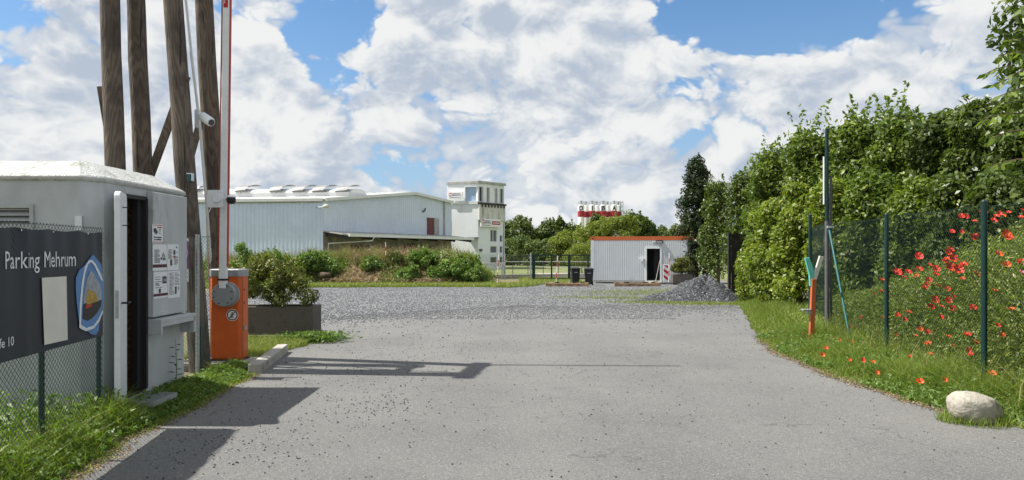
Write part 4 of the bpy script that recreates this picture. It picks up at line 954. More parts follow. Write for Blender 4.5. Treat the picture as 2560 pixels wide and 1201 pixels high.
# grass strip in front of the mound and tufts on the gravel
n = 30000; x = RNG.uniform(-19, 1.5, n); y = gfar(x) + RNG.uniform(-.35, 3.6, n)
grass('yard_grass', np.stack([x, y, gzn(y)], 1), .16 * RNG.uniform(.4, 1.6, n), RNG.uniform(.02, .035, n), M['drygrass'], 'yellowish grass strip along the foot of the weedy mound', lean=.9)
n = 9000; x = RNG.uniform(.5, 11.5, n); y = RNG.uniform(42, 52, n); keep = (x < 4.6) ; x, y = x[keep], y[keep]
grass('yard_grass', np.stack([x, y, gzn(y)], 1), .15 * RNG.uniform(.4, 1.6, len(x)), RNG.uniform(.02, .04, len(x)), M['drygrass'], 'grass around the green gate beyond the gravel', lean=.9)
cl = [(G(1640, 757), .9, .25), (G(1700, 758), 1.2, .3), (G(1760, 762), 1.0, .3), (G(1820, 762), .8, .4), (G(1600, 737), 1.6, .5), (G(1650, 733), 1.6, .8), (G(1560, 730), 1.5, .6), (G(1690, 728), 1.2, 1.2), (G(1500, 745), 1.2, .3), (G(1620, 748), .9, .3)]
pts = np.concatenate([np.stack([RNG.normal(c_.x, a_, 1500), RNG.normal(c_.y, b_ * 1.4, 1500)], 1) for c_, a_, b_ in cl])
pz = gzn(pts[:, 1]); n = len(pts)
pts = pts[::2]; pz = pz[::2]; n = len(pts)
grass('yard_grass', np.column_stack([pts, pz]), .06 * RNG.uniform(.4, 1.8, n), RNG.uniform(.010, .02, n), M['drygrass'], 'low grass tufts growing through the gravel in front of the container and heap', lean=.9)

# stones
n = 34000; y = 17.5 + 24 * RNG.random(n) ** 1.25; x = gl(y) + (gr(y) - gl(y)) * RNG.random(n)
tag(stones('gravel_stones', np.stack([x, y, gzn(y) + .012], 1), RNG.uniform(.012, .028, n), M['stone'], 'grey gravel stones covering the yard', 'gravel', light=.08), kind='stuff')
n = 11000; x = -8 + 15 * RNG.random(n); y = yend(x) - RNG.exponential(1.3, n) * (.4 + 1.2 * RNG.random(n)); k = (x > XL(y)) & (x < XR(y)); x, y = x[k], y[k]
stones('road_chippings', np.stack([x, y, gzn(y) + .016], 1), RNG.uniform(.010, .024, len(x)), M['stone'], 'gravel stones strewn over the far edge of the asphalt', 'gravel')
def strew(n, cx, cy, sx, sy): return np.stack([RNG.normal(cx, sx, n), RNG.normal(cy, sy, n)], 1)
pp = np.concatenate([strew(420, -1.9, 8.6, .8, 1.6), strew(350, -1.2, 11.5, .9, 1.4), strew(240, -2.2, 5.9, .5, .5), strew(180, -1.4, 7.4, .25, .4), np.stack([RNG.uniform(-3, 4.2, 900), RNG.uniform(3.5, 17, 900)], 1), strew(160, 1.0, 7.0, 1.3, 1.6)])
pp = pp[(pp[:, 0] > XL(pp[:, 1])) & (pp[:, 0] < XR(pp[:, 1])) & (pp[:, 1] > 3)]
stones('road_chippings', np.column_stack([pp, gzn(pp[:, 1]) + .013]), RNG.uniform(.004, .012, len(pp)), M['pebble'], 'small dark chippings scattered over the grey asphalt', 'gravel')
n = 2600; y = RNG.uniform(4.5, 14, n); x = XR(y) + RNG.normal(.03, .06, n)
stones('road_chippings', np.column_stack([x, y, gzn(y) + .012]), RNG.uniform(.004, .012, n), M['pebble'], 'crumbs of earth and stone along the right road edge', 'gravel', light=.25)

# ---------------------------------------------------------------- gravel heap
hc = P(1768, 0, 25.6); hb = gz(25.6)
def heap(x, y):
    dx = (x - hc.x); dx = np.where(dx < 0, dx / 1.75, dx / 1.25); dy = (y - hc.y) / 1.25; r = np.sqrt(dx**2 + dy**2)
    z = (1.0 + .10 * np.sin(x * 3.1 + y * 2)) * np.clip(1 - r + .07 * np.sin(np.arctan2(dy, dx) * 5 + 1), 0, 1) ** .95; tl = .30 * np.exp(-((x - hc.x + 1.7) / .7) ** 2 - ((y - hc.y + .15) / .45) ** 2)
    return z * (1 + .05 * np.sin(x * 9 + y * 5)) - .07 * np.exp(-(r / .12) ** 2) + tl - .01 + .02 * np.sin(x * 23) * np.sin(y * 19)
hx = np.linspace(hc.x - 3.2, hc.x + 1.7, 110); hy = np.linspace(hc.y - 1.6, hc.y + 1.7, 80)
hp_o = sheet('gravel_heap', hx, hy, lambda X, Y: gzn(Y) + heap(X, Y) - .02, M['pile']); tag(hp_o, 'conical heap of grey gravel beside the road end', 'gravel heap')
n = 26000; x = RNG.uniform(hx[0], hx[-1], n); y = RNG.uniform(hy[0], hy[-1], n); k = heap(x, y) > .02; x, y = x[k], y[k]
so = stones('loose_gravel', np.stack([x, y, gzn(y) + heap(x, y) - .012], 1), RNG.uniform(.014, .030, len(x)), M['heapstone'], None, None, light=.05)
so.parent = hp_o; so['kind'] = 'stuff'

# ---------------------------------------------------------------- weedy mound
def mh(x, y):
    prof = np.interp(x, [-22, -19, -16, -12, -9, -6, -4, -2.8, -1.6, -.6], [.5, 1.0, 1.15, 1.25, 1.35, 1.35, 1.4, 1.25, .55, 0])
    cy = 45.8; s = np.exp(-((y - cy) / 2.6) ** 4)
    return prof * s * (1 + .14 * np.sin(x * 1.9) * np.sin(y * 1.3 + x) + .08 * np.sin(x * 5.1 + y * 3))
mx = np.linspace(-24, 0, 130); my = np.linspace(41.2, 50.5, 60)
tag(sheet('earth_mound', mx, my, lambda X, Y: gzn(Y) + mh(X, Y) - .03 + .02 * np.sin(X * 11) * np.sin(Y * 9), M['moundm']), kind='structure')
n = 60000; x = RNG.uniform(-23, -1.2, n); y = RNG.uniform(42.3, 49, n); pn = np.sin(x * 1.3 + 1) * np.sin(y * 1.1 + x * .6) + RNG.normal(0, .5, n); k = pn > -.45; x, y, pn = x[k], y[k], pn[k]
H = (.16 + .25 * (pn > .3) + .26 * (mh(x, y) > 1.1)) * RNG.uniform(.4, 1.3, len(x))
grass('mound_grass', np.stack([x, y, gzn(y) + mh(x, y)], 1), H, RNG.uniform(.018, .035, len(x)), M['moundgrass'], 'tall dry grass covering the earth mound in front of the hall', lean=.7)
n = 34000; x = RNG.uniform(-23, -1.0, n); y = RNG.uniform(42.0, 48, n)
pw = np.sin(x * .9 + 2.1 * np.sin(y * .8)) * .5 + np.sin(x * 2.3 + y) * .35 + np.sin(x * 5.7 - y * 3.1) * .25; k = pw > -.12; x, y, pw = x[k], y[k], pw[k]; n = len(x)
tag(bulk('mound_weeds', leaf_quads(np.stack([x, y, gzn(y) + mh(x, y) + .03 + RNG.beta(1.6, 1.6, n) * (.12 + .50 * np.clip(pw + .12, 0, 1)) * (.5 + .5 * smoothstep(.2, .9, mh(x, y)))], 1), .13, .42, up=.5), 4, M['weed'], None, np.clip(RNG.beta(2, 2, n) * .8 + .15 * np.sin(x * 1.7), 0, .92)), 'patchy leafy weeds spread over the earth mound', 'weeds', kind='stuff')
gw = 'weed bushes on the earth mound'
wb = [(645, 662, 40, .9), (690, 655, 34, .8), (735, 668, 34, .8), (775, 655, 26, .8), (815, 668, 30, .8), (620, 690, 36, .7), (700, 690, 40, .6), (985, 655, 22, .7), (1020, 690, 24, .8), (1060, 648, 36, .9), (1135, 675, 34, .9), (1165, 660, 30, .8), (1180, 690, 30, .6), (930, 665, 20, .5), (1090, 690, 18, .5)]
wl = ['leafy weed bush at the left end of the mound behind the boom gate', 'leafy weed bush second from the left on the mound top', 'dark leafy weed bush left of the tree stump', 'small weed bush just left of the tree stump', 'weed bush below the tree stump on the mound', 'low weed bush above the planter shrub', 'spreading low weed bush at the mound foot', 'rounded weed bush in the middle of the mound top', 'dark narrow weed bush right of the bare earth', 'tallest weed bush below the hall canopy', 'weed bush at the right shoulder of the mound', 'pale seeding weed bush below the office tower', 'low weed bush at the right foot of the mound', 'small weed bush left of the middle marker pole', 'small dark weed bush beside the right marker pole']
for (px, py, hw, hh), lab in zip(wb, wl):
    d = 44.2 + random.uniform(-.8, 1.2); x = (px - 1280) * d / FP; zc_ = EYE - (py - HY) * d / FP; r_ = hw * d / FP
    d -= 1.2; x = (px - 1280) * d / FP; zc_ = EYE - (py - HY) * d / FP
    o = empty('weed_bush', lab, 'bush', gw, loc=(x, d, max(zc_ - hh * .45, -.3)))
    crown_local(o, [(0, 0, hh * .28, r_ * 1.25, r_ * .8, hh * .42), (r_ * random.uniform(-.6, .6), .1, hh * .6, r_ * .5, r_ * .5, hh * .35), (r_ * random.uniform(-1, 1), -.1, hh * .3, r_ * .6, r_ * .5, hh * .3)], 3000, .15, M[random.choice(['weed', 'hedge', 'weed', 'dhedge'])], o.location, clumps=30, cr=.22, name='foliage', sprays=26, spray_len=.45)
    trunk(o, (0, 0, -.3), (0, 0, hh * .5), .03, 4, r_ * .6, name='stem')
# tree stump and clod on mound, dead stems, big leaved plant
def lump(name, c, r, m, label, cat, seed=0, sq=.7):
    mb = MB(); n1, n2 = 14, 8; rs = random.Random(seed)
    ph = [rs.uniform(0, 6.28) for _ in range(6)]
    rings = []
    for j in range(n2 + 1):
        th = math.pi * j / n2; rings.append([(Vector(c) + Vector((math.sin(th) * math.cos(2*math.pi*k/n1) * r[0], math.sin(th) * math.sin(2*math.pi*k/n1) * r[1], -math.cos(th) * r[2]))) for k in range(n1)])
    for ring in rings:
        for q in ring:
            dv = (q - Vector(c)); f = 1 + .16 * math.sin(dv.x / r[0] * 3 + ph[0]) * math.sin(dv.z / r[2] * 3 + ph[1]) + .10 * math.sin(dv.y / r[1] * 5 + ph[2] + dv.x / r[0] * 3) + rs.uniform(-.04, .04)
            q.xyz = Vector(c) + dv * f
    mb.loft(rings); o = mb.build(name, m, smooth='all'); return tag(o, label, cat)
lump('tree_stump', P(788, 644, 44.5), (.42, .3, .42), M['bark'], 'dark brown tree stump lying on top of the weedy mound', 'stump', 3)
lump('root_clump', P(812, 688, 42.6), (.42, .3, .20), M['bark'], 'brown root clump at the foot of the mound', 'roots', 5)
lump('dead_leaf_pile', P(735, 655, 44), (.35, .3, .25), M['timber'], 'grey brown dead root ball left of the stump', 'roots', 9)
n = 5200; cx = np.concatenate([RNG.normal(P(890, 0, 42.6).x, .95, 2600), RNG.normal(P(1050, 0, 42.6).x, .9, 2600)]); cy = RNG.normal(42.7, .35, n); keep = (cy > 41.6); cx, cy = cx[keep], cy[keep]
t = RNG.random(len(cx)) * .9
M['straw'] = leaf_mat('dead_straw', (.20, .135, .08), (.44, .33, .22), (.55, .48, .38), trans=.15, rough=.8)
tag(bulk('dead_brushwood', leaf_quads(np.stack([cx, cy, gzn(cy) + mh(cx, cy) + RNG.random(len(cx)) * .22 + .12], 1), .22, .16, up=.6), 4, M['straw'], None, t), 'heap of dead brown plant stalks at the foot of the mound', 'brushwood', kind='stuff')
n = 1400; cx = RNG.normal(P(955, 0, 45).x, 1.6, n); cy = RNG.normal(45, .8, n); v, tri = blades(np.stack([cx, cy, gzn(cy) + mh(cx, cy)], 1), RNG.uniform(.5, 1.15, n), RNG.uniform(.02, .03, n), 1.2)
tag(indexed('dead_stalks', v, tri, M['straw'], None, np.tile(RNG.random(n) * .9, 3)), 'pale dead stalks leaning over the mound below the canopy', 'stalks', kind='stuff')
n = 2600; cx = RNG.uniform(-22, -2.4, n); cy = RNG.uniform(44, 47, n); v, tri = blades(np.stack([cx, cy, gzn(cy) + mh(cx, cy)], 1), RNG.uniform(.5, 1.25, n), RNG.uniform(.012, .022, n), .35)
tag(indexed('dead_stalks', v, tri, M['straw'], None, np.tile(RNG.random(n) * .5, 3)), 'thin brown seed stalks standing along the mound top', 'stalks', kind='stuff')
n = 900; cx = RNG.normal(P(1160, 0, 44.6).x, .6, n); cy = RNG.normal(44.6, .4, n); zz = 1.25 - (cx - P(1140, 0, 44.6).x) * .35 + RNG.normal(0, .12, n)
M['seed'] = leaf_mat('pale_seed_heads', (.40, .38, .26), (.62, .60, .50), None, trans=.2, rough=.8)
tag(bulk('seed_heads', leaf_quads(np.stack([cx, cy, zz], 1), .10, .6), 4, M['seed'], None, RNG.random(n)), 'cream seed heads at the right shoulder of the mound', 'flowers', kind='stuff')
o = empty('thistle_plant', 'large leaved dark green plant beside the right marker pole on the mound', 'plant', loc=P(1112, 668, 43.2)); mb = MB(); vs = []
for k in range(26):
    a = k * 2.4; L = random.uniform(.35, .7); b0 = Vector((0, 0, random.uniform(0, .35))); dr = Vector((math.cos(a), math.sin(a), 0)); sd = dr.cross(Vector((0, 0, 1))) * L * .22
    vs += [b0, b0 + dr * L * .5 + sd + Vector((0, 0, .16)), b0 + dr * L, b0 + dr * L * .5 - sd + Vector((0, 0, .16))]
bulk('leaves', np.array([tuple(v) for v in vs]), 4, M['weed'], o, [random.random() * .6 + .3 for _ in range(26)])
mb.tube([(0, 0, -.2), (0, 0, .5)], .02, 5); mb.build('stem', M['stem'], o)

# sapling behind the boom gate
d = 31; b0 = P(612, 700, d); b0.z = gz(d)
tree('sapling', 'small bright green sapling left of the mound behind the boom gate cabinet', 'sapling', b0, [(b0.x - .05, d, 1.25, .32, .3, .45), (b0.x + .12, d, .8, .34, .3, .4), (b0.x - .1, d, 1.7, .18, .18, .25)], 1500, .10, M['weed'], r=.02, clumps=22, cr=.16, sprays=8, spray_len=.25)

# ---------------------------------------------------------------- low wall, railing, fences and gate beyond the yard
lw = MB(); a = P(1196, 0, 51); b_ = P(1500, 0, 54)
lw.prism([Vector((a.x, 51, -.45)), Vector((b_.x, 54, -.45)), Vector((b_.x, 54, -.02)), Vector((a.x, 51, -.02))], Vector((0, .35, 0)))
tag(lw.build('retaining_wall', M['concrete'], bevel=.02), 'low grey concrete retaining wall behind the green gate', 'wall')
o = empty('guard_rail', 'silver guard rail running from the office tower behind the left wire fence', 'guard rail', loc=P(1196, 690, 57)); L0 = o.location.copy()
for k, (zz, pxs) in enumerate(((.62, (1170, 1264)), (.30, (1170, 1264)))):
    a, b_ = P(pxs[0], 0, 57), P(pxs[1], 0, 57); mb = MB(); mb.bar(Vector((a.x, 57, zz)) - L0, Vector((b_.x, 57, zz)) - L0, .06, .24); mb.build('rail', M['alu'], o, bevel=.02)
for px in (1180, 1208, 1236, 1260):
    mb = MB(); q = P(px, 0, 57.1); mb.box(q.x - .05 - L0.x, q.x + .05 - L0.x, .05, .15, -.45 - L0.z, .75 - L0.z); mb.build('post', M['galv'], o)
o = empty('railing', 'thin pipe railing along the far field left of and behind the green gate', 'railing', loc=P(1262, 690, 60)); L0 = o.location.copy()
for zz in (.34, .78):
    mb = MB(); mb.tube([Vector((P(1262, 0, 60).x, 60, zz)) - L0, Vector((P(1480, 0, 60).x, 60, zz)) - L0], .03, 6); mb.build('rail', M['galv'], o)
for px in range(1282, 1480, 38):
    mb = MB(); q = P(px, 0, 60); mb.tube([Vector((q.x, 60, -.4)) - L0, Vector((q.x, 60, .78)) - L0], .03, 6); mb.build('post', M['steel'], o)
# chain-link builder (straight wires in two layers)
def chainlink(a, b_, z0, z1, cell, r, m, parent, gap=.004, z0b=None, z1b=None, origin=None):
    a, b_ = Vector(a), Vector(b_); L = (b_ - a).length; u = (b_ - a) / L; nrm = Vector((u.y, -u.x, 0)); O = origin or Vector((0, 0, 0)); vs = []
    H = z1 - z0; nl = int((L + H) / cell) + 1; tr = []
    for fam in (0, 1):
        for k in range(-int(H / cell) - 1, int(L / cell) + 1):
            s0_ = k * cell; # line s = s0_ + z
            za, zb_ = max(0, -s0_), min(H, L - s0_)
            if zb_ - za < .01: continue
            p = [(s0_ + za, za), (s0_ + zb_, zb_)]
            if fam: p = [(L - q[0], q[1]) for q in p]
            off = nrm * (gap if fam else -gap)
            tr.append([a + u * q[0] + off + Vector((0, 0, z0 + q[1])) - O for q in p])
    mb = MB()
    for p0, p1 in tr: mb.tube([p0, p1], r, 3, cap=False)
    o = mb.build('wire_mesh', m, parent); o['kind'] = 'stuff'; return o
o = empty('wire_fence', 'weathered wire fence with thin post left of the green gate', 'fence', loc=P(1262, 693, 52)); L0 = o.location.copy()
for px, yb in ((1262, 634), (1255, 660), (1327, 632)):
    q = P(px, 0, 50.5); mb = MB(); mb.tube([Vector((q.x, 50.5, -.4)) - L0, Vector((q.x, 50.5, EYE - (yb - HY) * 50.5 / FP)) - L0], .05, 8); mb.build('post', M['galv'], o)
chainlink((P(1170, 0, 50.5).x, 50.5, 0), (P(1327, 0, 50.5).x, 50.5, 0), -.3, 1.45, .16, .006, M['grey_wire'], o, origin=L0)
o = empty('yard_gate', 'dark green steel frame gate standing left of the container', 'gate', loc=P(1334, 702, 48.6)); L0 = o.location.copy()
def gp(px, py, d_=48.6): return P(px, py, d_) - L0
for px, wd in ((1334, .22), (1379, .10), (1423, .18), (1470, .10)):
    mb = MB(); q = gp(px, 702); mb.box(q.x - wd/2, q.x + wd/2, -.06, .06, q.z if px < 1340 else q.z + .12, gp(px, 637).z); mb.build('upright', M['green_post'], o)
for py in (638.5, 697):
    mb = MB(); mb.bar(gp(1338, py), gp(1500, py), .07, .08); mb.build('rail', M['green_post'], o)
chainlink((P(1338, 0, 48.65).x, 48.65, 0), (P(1500, 0, 48.65).x, 48.65, 0), -.2, 1.35, .14, .004, M['green_wire'], o, origin=L0)

# ---------------------------------------------------------------- marker poles
def marker(px, yb, yt, d, lean, label, rings=None, w_=.022):
    b0 = P(px, yb, d); t0 = P(px + lean, yt, d); o = empty('marker_pole', label, 'marker pole', 'red and white snow marker poles', loc=b0); H = (t0 - b0)
    k = 5
    for i in range(k):
        mb = MB(); mb.tube([H * (i / k), H * ((i + 1) / k)], w_, 8); mb.build('band', M['bwhite'] if i % 2 == 0 else M['bred'], o, smooth=True)
marker(1243, 713, 635, 41.5, 4, 'red and white marker pole at the edge of the gravel right of the mound')
marker(1390, 710, 640, 42.0, 4, 'red and white marker pole standing behind the left timber beam, before the gate')
marker(965, 660, 606, 44.0, -1, 'red and white marker pole on the middle of the mound')
marker(1104, 690, 635, 42.8, -1, 'red and white marker pole on the right part of the mound')
marker(1672, 706, 633, 41.9, 1, 'red and white marker pole right of the container door')

# ---------------------------------------------------------------- container
C0 = Vector((P(1477, 0, 44.5).x, 44.5, 0)); C1 = Vector((P(1719, 0, 43.3).x, 43.3, 0)); C2 = Vector((P(1745.5, 0, 45.5).x, 45.5, 0))
ct = empty('site_container', 'light grey office container with orange roof rim and open door', 'container', loc=(C0.x, C0.y, -.35)); L0 = ct.location.copy()
ctp = lambda o: (setattr(o, 'parent', ct), setattr(o, 'matrix_parent_inverse', Matrix.Translation(-L0)), o)[2]
CF, CS = Fr(C0, C1), Fr(C1, C2)
zt = EYE + 38.5 * 44 / FP; z_r = EYE + 29 * 44 / FP; zb_ = gz(44) + .10
do = (CF.s_(1617), CF.s_(1650), EYE - 73.5 * 43.7 / FP, EYE + 8 * 43.7 / FP)
mb = MB(); CF.wall(mb, zb_, z_r, .08, [do]); 
for s0_, s1_ in ((.22, do[0] - .08), (do[1] + .08, CF.L - .22)): CF.ribs(mb, s0_, s1_, .004, zb_ + .12, z_r - .04, .115, .022)
CF.ribs(mb, do[0] - .08, do[1] + .08, .004, do[3] + .10, z_r - .04, .115, .022)
ctp(mb.build('wall', M['cont']))
mb = MB(); C3 = C0 + (C2 - C1); CS.wall(mb, zb_, z_r, .08)
mb.add([p + Vector((0, 0, z)) for p in (C2, C3, C0) for z in (zb_, z_r)], [(0, 2, 3, 1), (2, 4, 5, 3)]); mb.add([p + Vector((0, 0, zb_ + .02)) for p in (C0, C1, C2, C3)], [(0, 1, 2, 3)])
CS.slab(mb, 1.0, 1.05, 0, .02, zb_ + .1, z_r - .5); CS.slab(mb, 2.0, 2.05, 0, .02, zb_ + .1, z_r - .5); ctp(mb.build('wall', M['contside']))
mb = MB(); mb.prism([p + Vector((0, 0, z_r)) for p in (CF.p(-.03, .03, 0), CF.p(CF.L + .03, .03, 0), CS.p(CS.L + .03, .02, 0), C3)], Vector((0, 0, zt - z_r))); ctp(mb.build('roof_rim', M['contrim']))
for q in (.03, CF.L - .23):
    mb = MB(); CF.slab(mb, q, q + .20, .002, .03, zb_, z_r); ctp(mb.build('corner_post', M['cont']))
for q in (.12, CF.L - .14):
    mb = MB(); c_ = CF.p(q, .032, zt - .12); mb.tube([c_, c_ + CF.n * .012], .045, 10); ctp(mb.build('corner_hole', M['dark']))
mb = MB(); CF.slab(mb, 0, CF.L, -.02, .035, zb_ - .02, zb_ + .12); CF.slab(mb, .3, .7, -.5, -.05, -.4, zb_); CF.slab(mb, CF.L - .8, CF.L - .4, -.5, -.05, -.4, zb_); ctp(mb.build('base_rail', M['dulltrim']))
mb = MB(); e = .10
CF.slab(mb, do[0] - e, do[0], 0, .05, do[2] - .05, do[3] + e); CF.slab(mb, do[1], do[1] + e, 0, .05, do[2] - .05, do[3] + e); CF.slab(mb, do[0], do[1], 0, .05, do[3], do[3] + e); CF.slab(mb, do[0], do[1], -.05, .06, do[2] - .05, do[2]); ctp(mb.build('door_frame', M['white']))
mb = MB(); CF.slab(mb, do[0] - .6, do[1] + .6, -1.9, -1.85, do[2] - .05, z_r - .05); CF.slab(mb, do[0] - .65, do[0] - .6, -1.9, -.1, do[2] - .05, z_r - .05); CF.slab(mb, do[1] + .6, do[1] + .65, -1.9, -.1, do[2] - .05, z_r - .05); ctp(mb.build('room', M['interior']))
mb = MB(); CF.slab(mb, do[1] - .02, do[1] + .02, -.80, -.08, do[2], do[3]); do_ = ctp(mb.build('door', M['bin_']))
mb = MB(); CF.slab(mb, (do[0] + do[1]) / 2 + .02, do[1] - .06, -1.5, -1.46, do[2], do[3] - .02); ctp(mb.build('locker', M['steel']))
q0, q1 = CF.s_(1640), CF.s_(1657.5); zl = EYE + 24.5 * 43.7 / FP
mb = MB(); CF.slab(mb, q0, q1, .03, .14, zl - .05, zl + .09); ctp(mb.build('lamp_housing', M['dark'])); mb = MB(); CF.slab(mb, q0 + .03, q1 - .06, .14, .155, zl - .03, zl + .03); ctp(mb.build('lamp_lens', M['alu']))
for k in range(4):
    q = CF.s_(1631) + k * .075; mb = MB(); mb.bar(CF.p(q, .04, zl - .05), CF.p(q + .025, .04, zl + .06), .03, .02); ctp(mb.build('vent_slot', M['bwhite']))
q = CF.s_(1604.5); zz = EYE - 19 * 43.8 / FP; mb = MB(); CF.slab(mb, q - .14, q + .14, .03, .12, zz, zz + .10); CF.slab(mb, q - .06, q + .06, .03, .13, zz - .15, zz); ctp(mb.build('alarm_box', M['bwhite']))
mb = MB(); CF.slab(mb, do[0] + .1, do[1] + .25, .06, .55, gz(44), gz(44) + .10); tag(mb.build('doorstep', M['concrete']), 'flat concrete step in front of the container door', 'step')
a_, b2_ = CF.p(CF.s_(1639), .35, gz(43.6) + .1), CF.p(CF.s_(1650), .07, EYE - 21 * 43.7 / FP)
o = empty('broom', 'pale broomstick leaning against the container door frame', 'broom', loc=a_); mb = MB(); mb.tube([(0, 0, .06), b2_ - a_], .016, 6); mb.build('stick', M['offw'], o)
mb = MB(); mb.box(-.16, .16, -.03, .03, 0, .07); mb.build('head', M['timber'], o)
# warning beacon
bc = P(1664.5, 710, 42.4); o = empty('warning_beacon', 'red and white striped warning board on a foot beside the container door', 'warning beacon', loc=bc); wd, z0, z1 = .16, .10, 1.13
mb = MB(); mb.box(-wd, wd, -.02, .02, z0, z1); mb.build('board', M['bwhite'], o, bevel=.01)
for k in range(3):
    zz = z0 + .02 + k * .36; mb = MB(); p = [(-.13, zz + .26), (.13, zz + .06), (.13, zz + .24), (-.13, zz + .42)]; p = [(x_, min(max(z_, z0 + .03), z1 - .03)) for x_, z_ in p]
    mb.prism([Vector((x_, -.022, z_)) for x_, z_ in p], Vector((0, -.006, 0))); mb.build('stripe', M['bred'], o)
mb = MB(); mb.box(-.38, .38, -.16, .22, 0, .09); mb.build('foot', M['steel'], o, bevel=.02); mb = MB(); mb.box(-.03, .03, .02, .06, .08, 1.2); mb.build('post', M['galv'], o)

def planter(c, w_, dp, h, rz, label, wall=.07):
    o = empty('planter_trough', label, 'planter', loc=c); o.rotation_euler = (0, 0, rz); mb = MB()
    X, Y = w_ / 2, dp / 2; r0 = [(-X, -Y), (X, -Y), (X, Y), (-X, Y)]; ri = [(-X + wall, -Y + wall), (X - wall, -Y + wall), (X - wall, Y - wall), (-X + wall, Y - wall)]
    mb.loft([[(*p, .08) for p in r0], [(*p, h) for p in r0], [(*p, h) for p in ri], [(*p, h - .10) for p in ri]]); mb.build('trough', M['planter'], o, bevel=.012)
    for sx in (-1, 1):
        mb = MB(); mb.box(sx * X * .7 - .08, sx * X * .7 + .08, -Y + .04, Y - .04, 0, .08); mb.build('foot', M['planter'], o)
    mb = MB(); mb.box(-X + wall, X - wall, -Y + wall, Y - wall, h - .12, h - .07); mb.build('soil', M['bark'], o)
    return o
# planter by the container
pc = P(1705, 709, 42.7); pc.z = gz(42.7); planter(pc, 1.14, .6, .62, -.1, 'small brown aggregate planter at the right corner of the container')
tree('boxwood_shrub', 'round upright boxwood in the small planter by the container', 'shrub', pc + Vector((0, 0, .5)), [(pc.x, pc.y, pc.z + 1.02, .60, .36, .50), (pc.x, pc.y, pc.z + .95, .35, .25, .35)], 9000, .10, M['box'], r=.03, clumps=75, cr=.16, sprays=26, spray_len=.22, asp=.35)

# bins
def bin_(c, rz):
    o = empty('wheelie_bin', 'x', 'bin', 'black wheelie bins beside the container', loc=c); o.rotation_euler = (0, 0, rz)
    mb = MB(); mb.loft([[(-.20, -.22, .06), (.20, -.22, .06), (.20, .20, .06), (-.20, .20, .06)], [(-.265, -.30, .92), (.265, -.30, .92), (.265, .28, .92), (-.265, .28, .92)]]); mb.build('body', M['bin_'], o, bevel=.025)
    mb = MB(); mb.loft([[(-.29, -.34, .92), (.29, -.34, .92), (.29, .32, .92), (-.29, .32, .92)], [(-.29, -.34, .955), (.29, -.34, .955), (.29, .33, .97), (-.29, .33, .97)], [(-.20, -.22, 1.0), (.20, -.22, 1.0), (.20, .26, 1.02), (-.20, .26, 1.02)]]); mb.build('lid', M['bin_'], o, bevel=.012)
    for sx in (-1, 1):
        mb = MB(); mb.tube([(sx * .20, .24, .11), (sx * .27, .24, .11)], .11, 14); mb.build('wheel', M['dark'], o, smooth=True)
    mb = MB(); mb.tube([(-.24, .36, .93), (.24, .36, .93)], .018, 6); mb.build('handle', M['bin_'], o)
    mb = MB(); mb.box(-.11, .11, -.282, -.278, .70, .735); mb.build('label_print', M['binprint'], o)
    return o
b1 = bin_(Vector((P(1438.5, 0, 43.6).x, 43.6, gz(43.6))), .05); b1['label'] = 'left black wheelie bin with pale print, further from the container'
b2 = copy_tree(b1, Vector((P(1472, 0, 42.0).x, 42.0, gz(42))), -.04, label='right black wheelie bin overlapping the container corner')
# timber beams
def timber(px0, px1, d, h, label, seed):
    rs = random.Random(seed); c = P((px0 + px1) / 2, 0, d); L = (px1 - px0) * d / FP; o = empty('timber_beam', label, 'timber beam', 'weathered timber beams on the gravel', loc=(c.x, d, gz(d))); rings = []
    for k in range(13):
        x = -L / 2 + L * k / 12; hh = h * (1 + rs.uniform(-.06, .06)) * (.93 if 2 < k < 10 else 1); rings.append([(x, -.12 + rs.uniform(-.01, .01), 0), (x, -.12, hh), (x, .12, hh), (x, .12 + rs.uniform(-.01, .01), 0)])
    mb = MB(); mb.loft(rings); mb.build('beam', M['timber'], o, bevel=.015)
    for x in (-L * .28, L * .12, L * .3):
        mb = MB(); mb.box(x, x + .25, -.05, .05, h * .95, h + .05); mb.build('iron_bracket', M['rust'], o)
timber(1363, 1472, 40.6, .20, 'weathered timber beam lying in front of the wheelie bins', 1)
timber(1535, 1651, 40.6, .20, 'weathered timber beam lying before the container door', 2)
# black steel gate post beside hedge
o = empty('steel_gate', 'rusty black steel gate leaf standing open against the hedge behind the gravel heap', 'gate', loc=(P(1833, 0, 27).x, 27, gz(27))); L0 = o.location.copy()
zt_ = EYE + 47 * 27 / FP - L0.z; mb = MB(); x0 = P(1820, 0, 27).x - L0.x; x1 = P(1850, 0, 27).x - L0.x
mb.box(x0, x0 + .10, -.06, .06, 0, zt_ + .02); mb.build('post', M['rust'], o); mb = MB(); mb.box(x0 + .13, x1, -.02, .02, .1, zt_ - .02); mb.build('sheet', M['rust'], o)
for zz in (.1, zt_ - .1):
    mb = MB(); mb.bar((x0 + .1, -.03, zz), (x1 + .9, .1, zz), .05, .06); mb.build('rail', M['rust'], o)

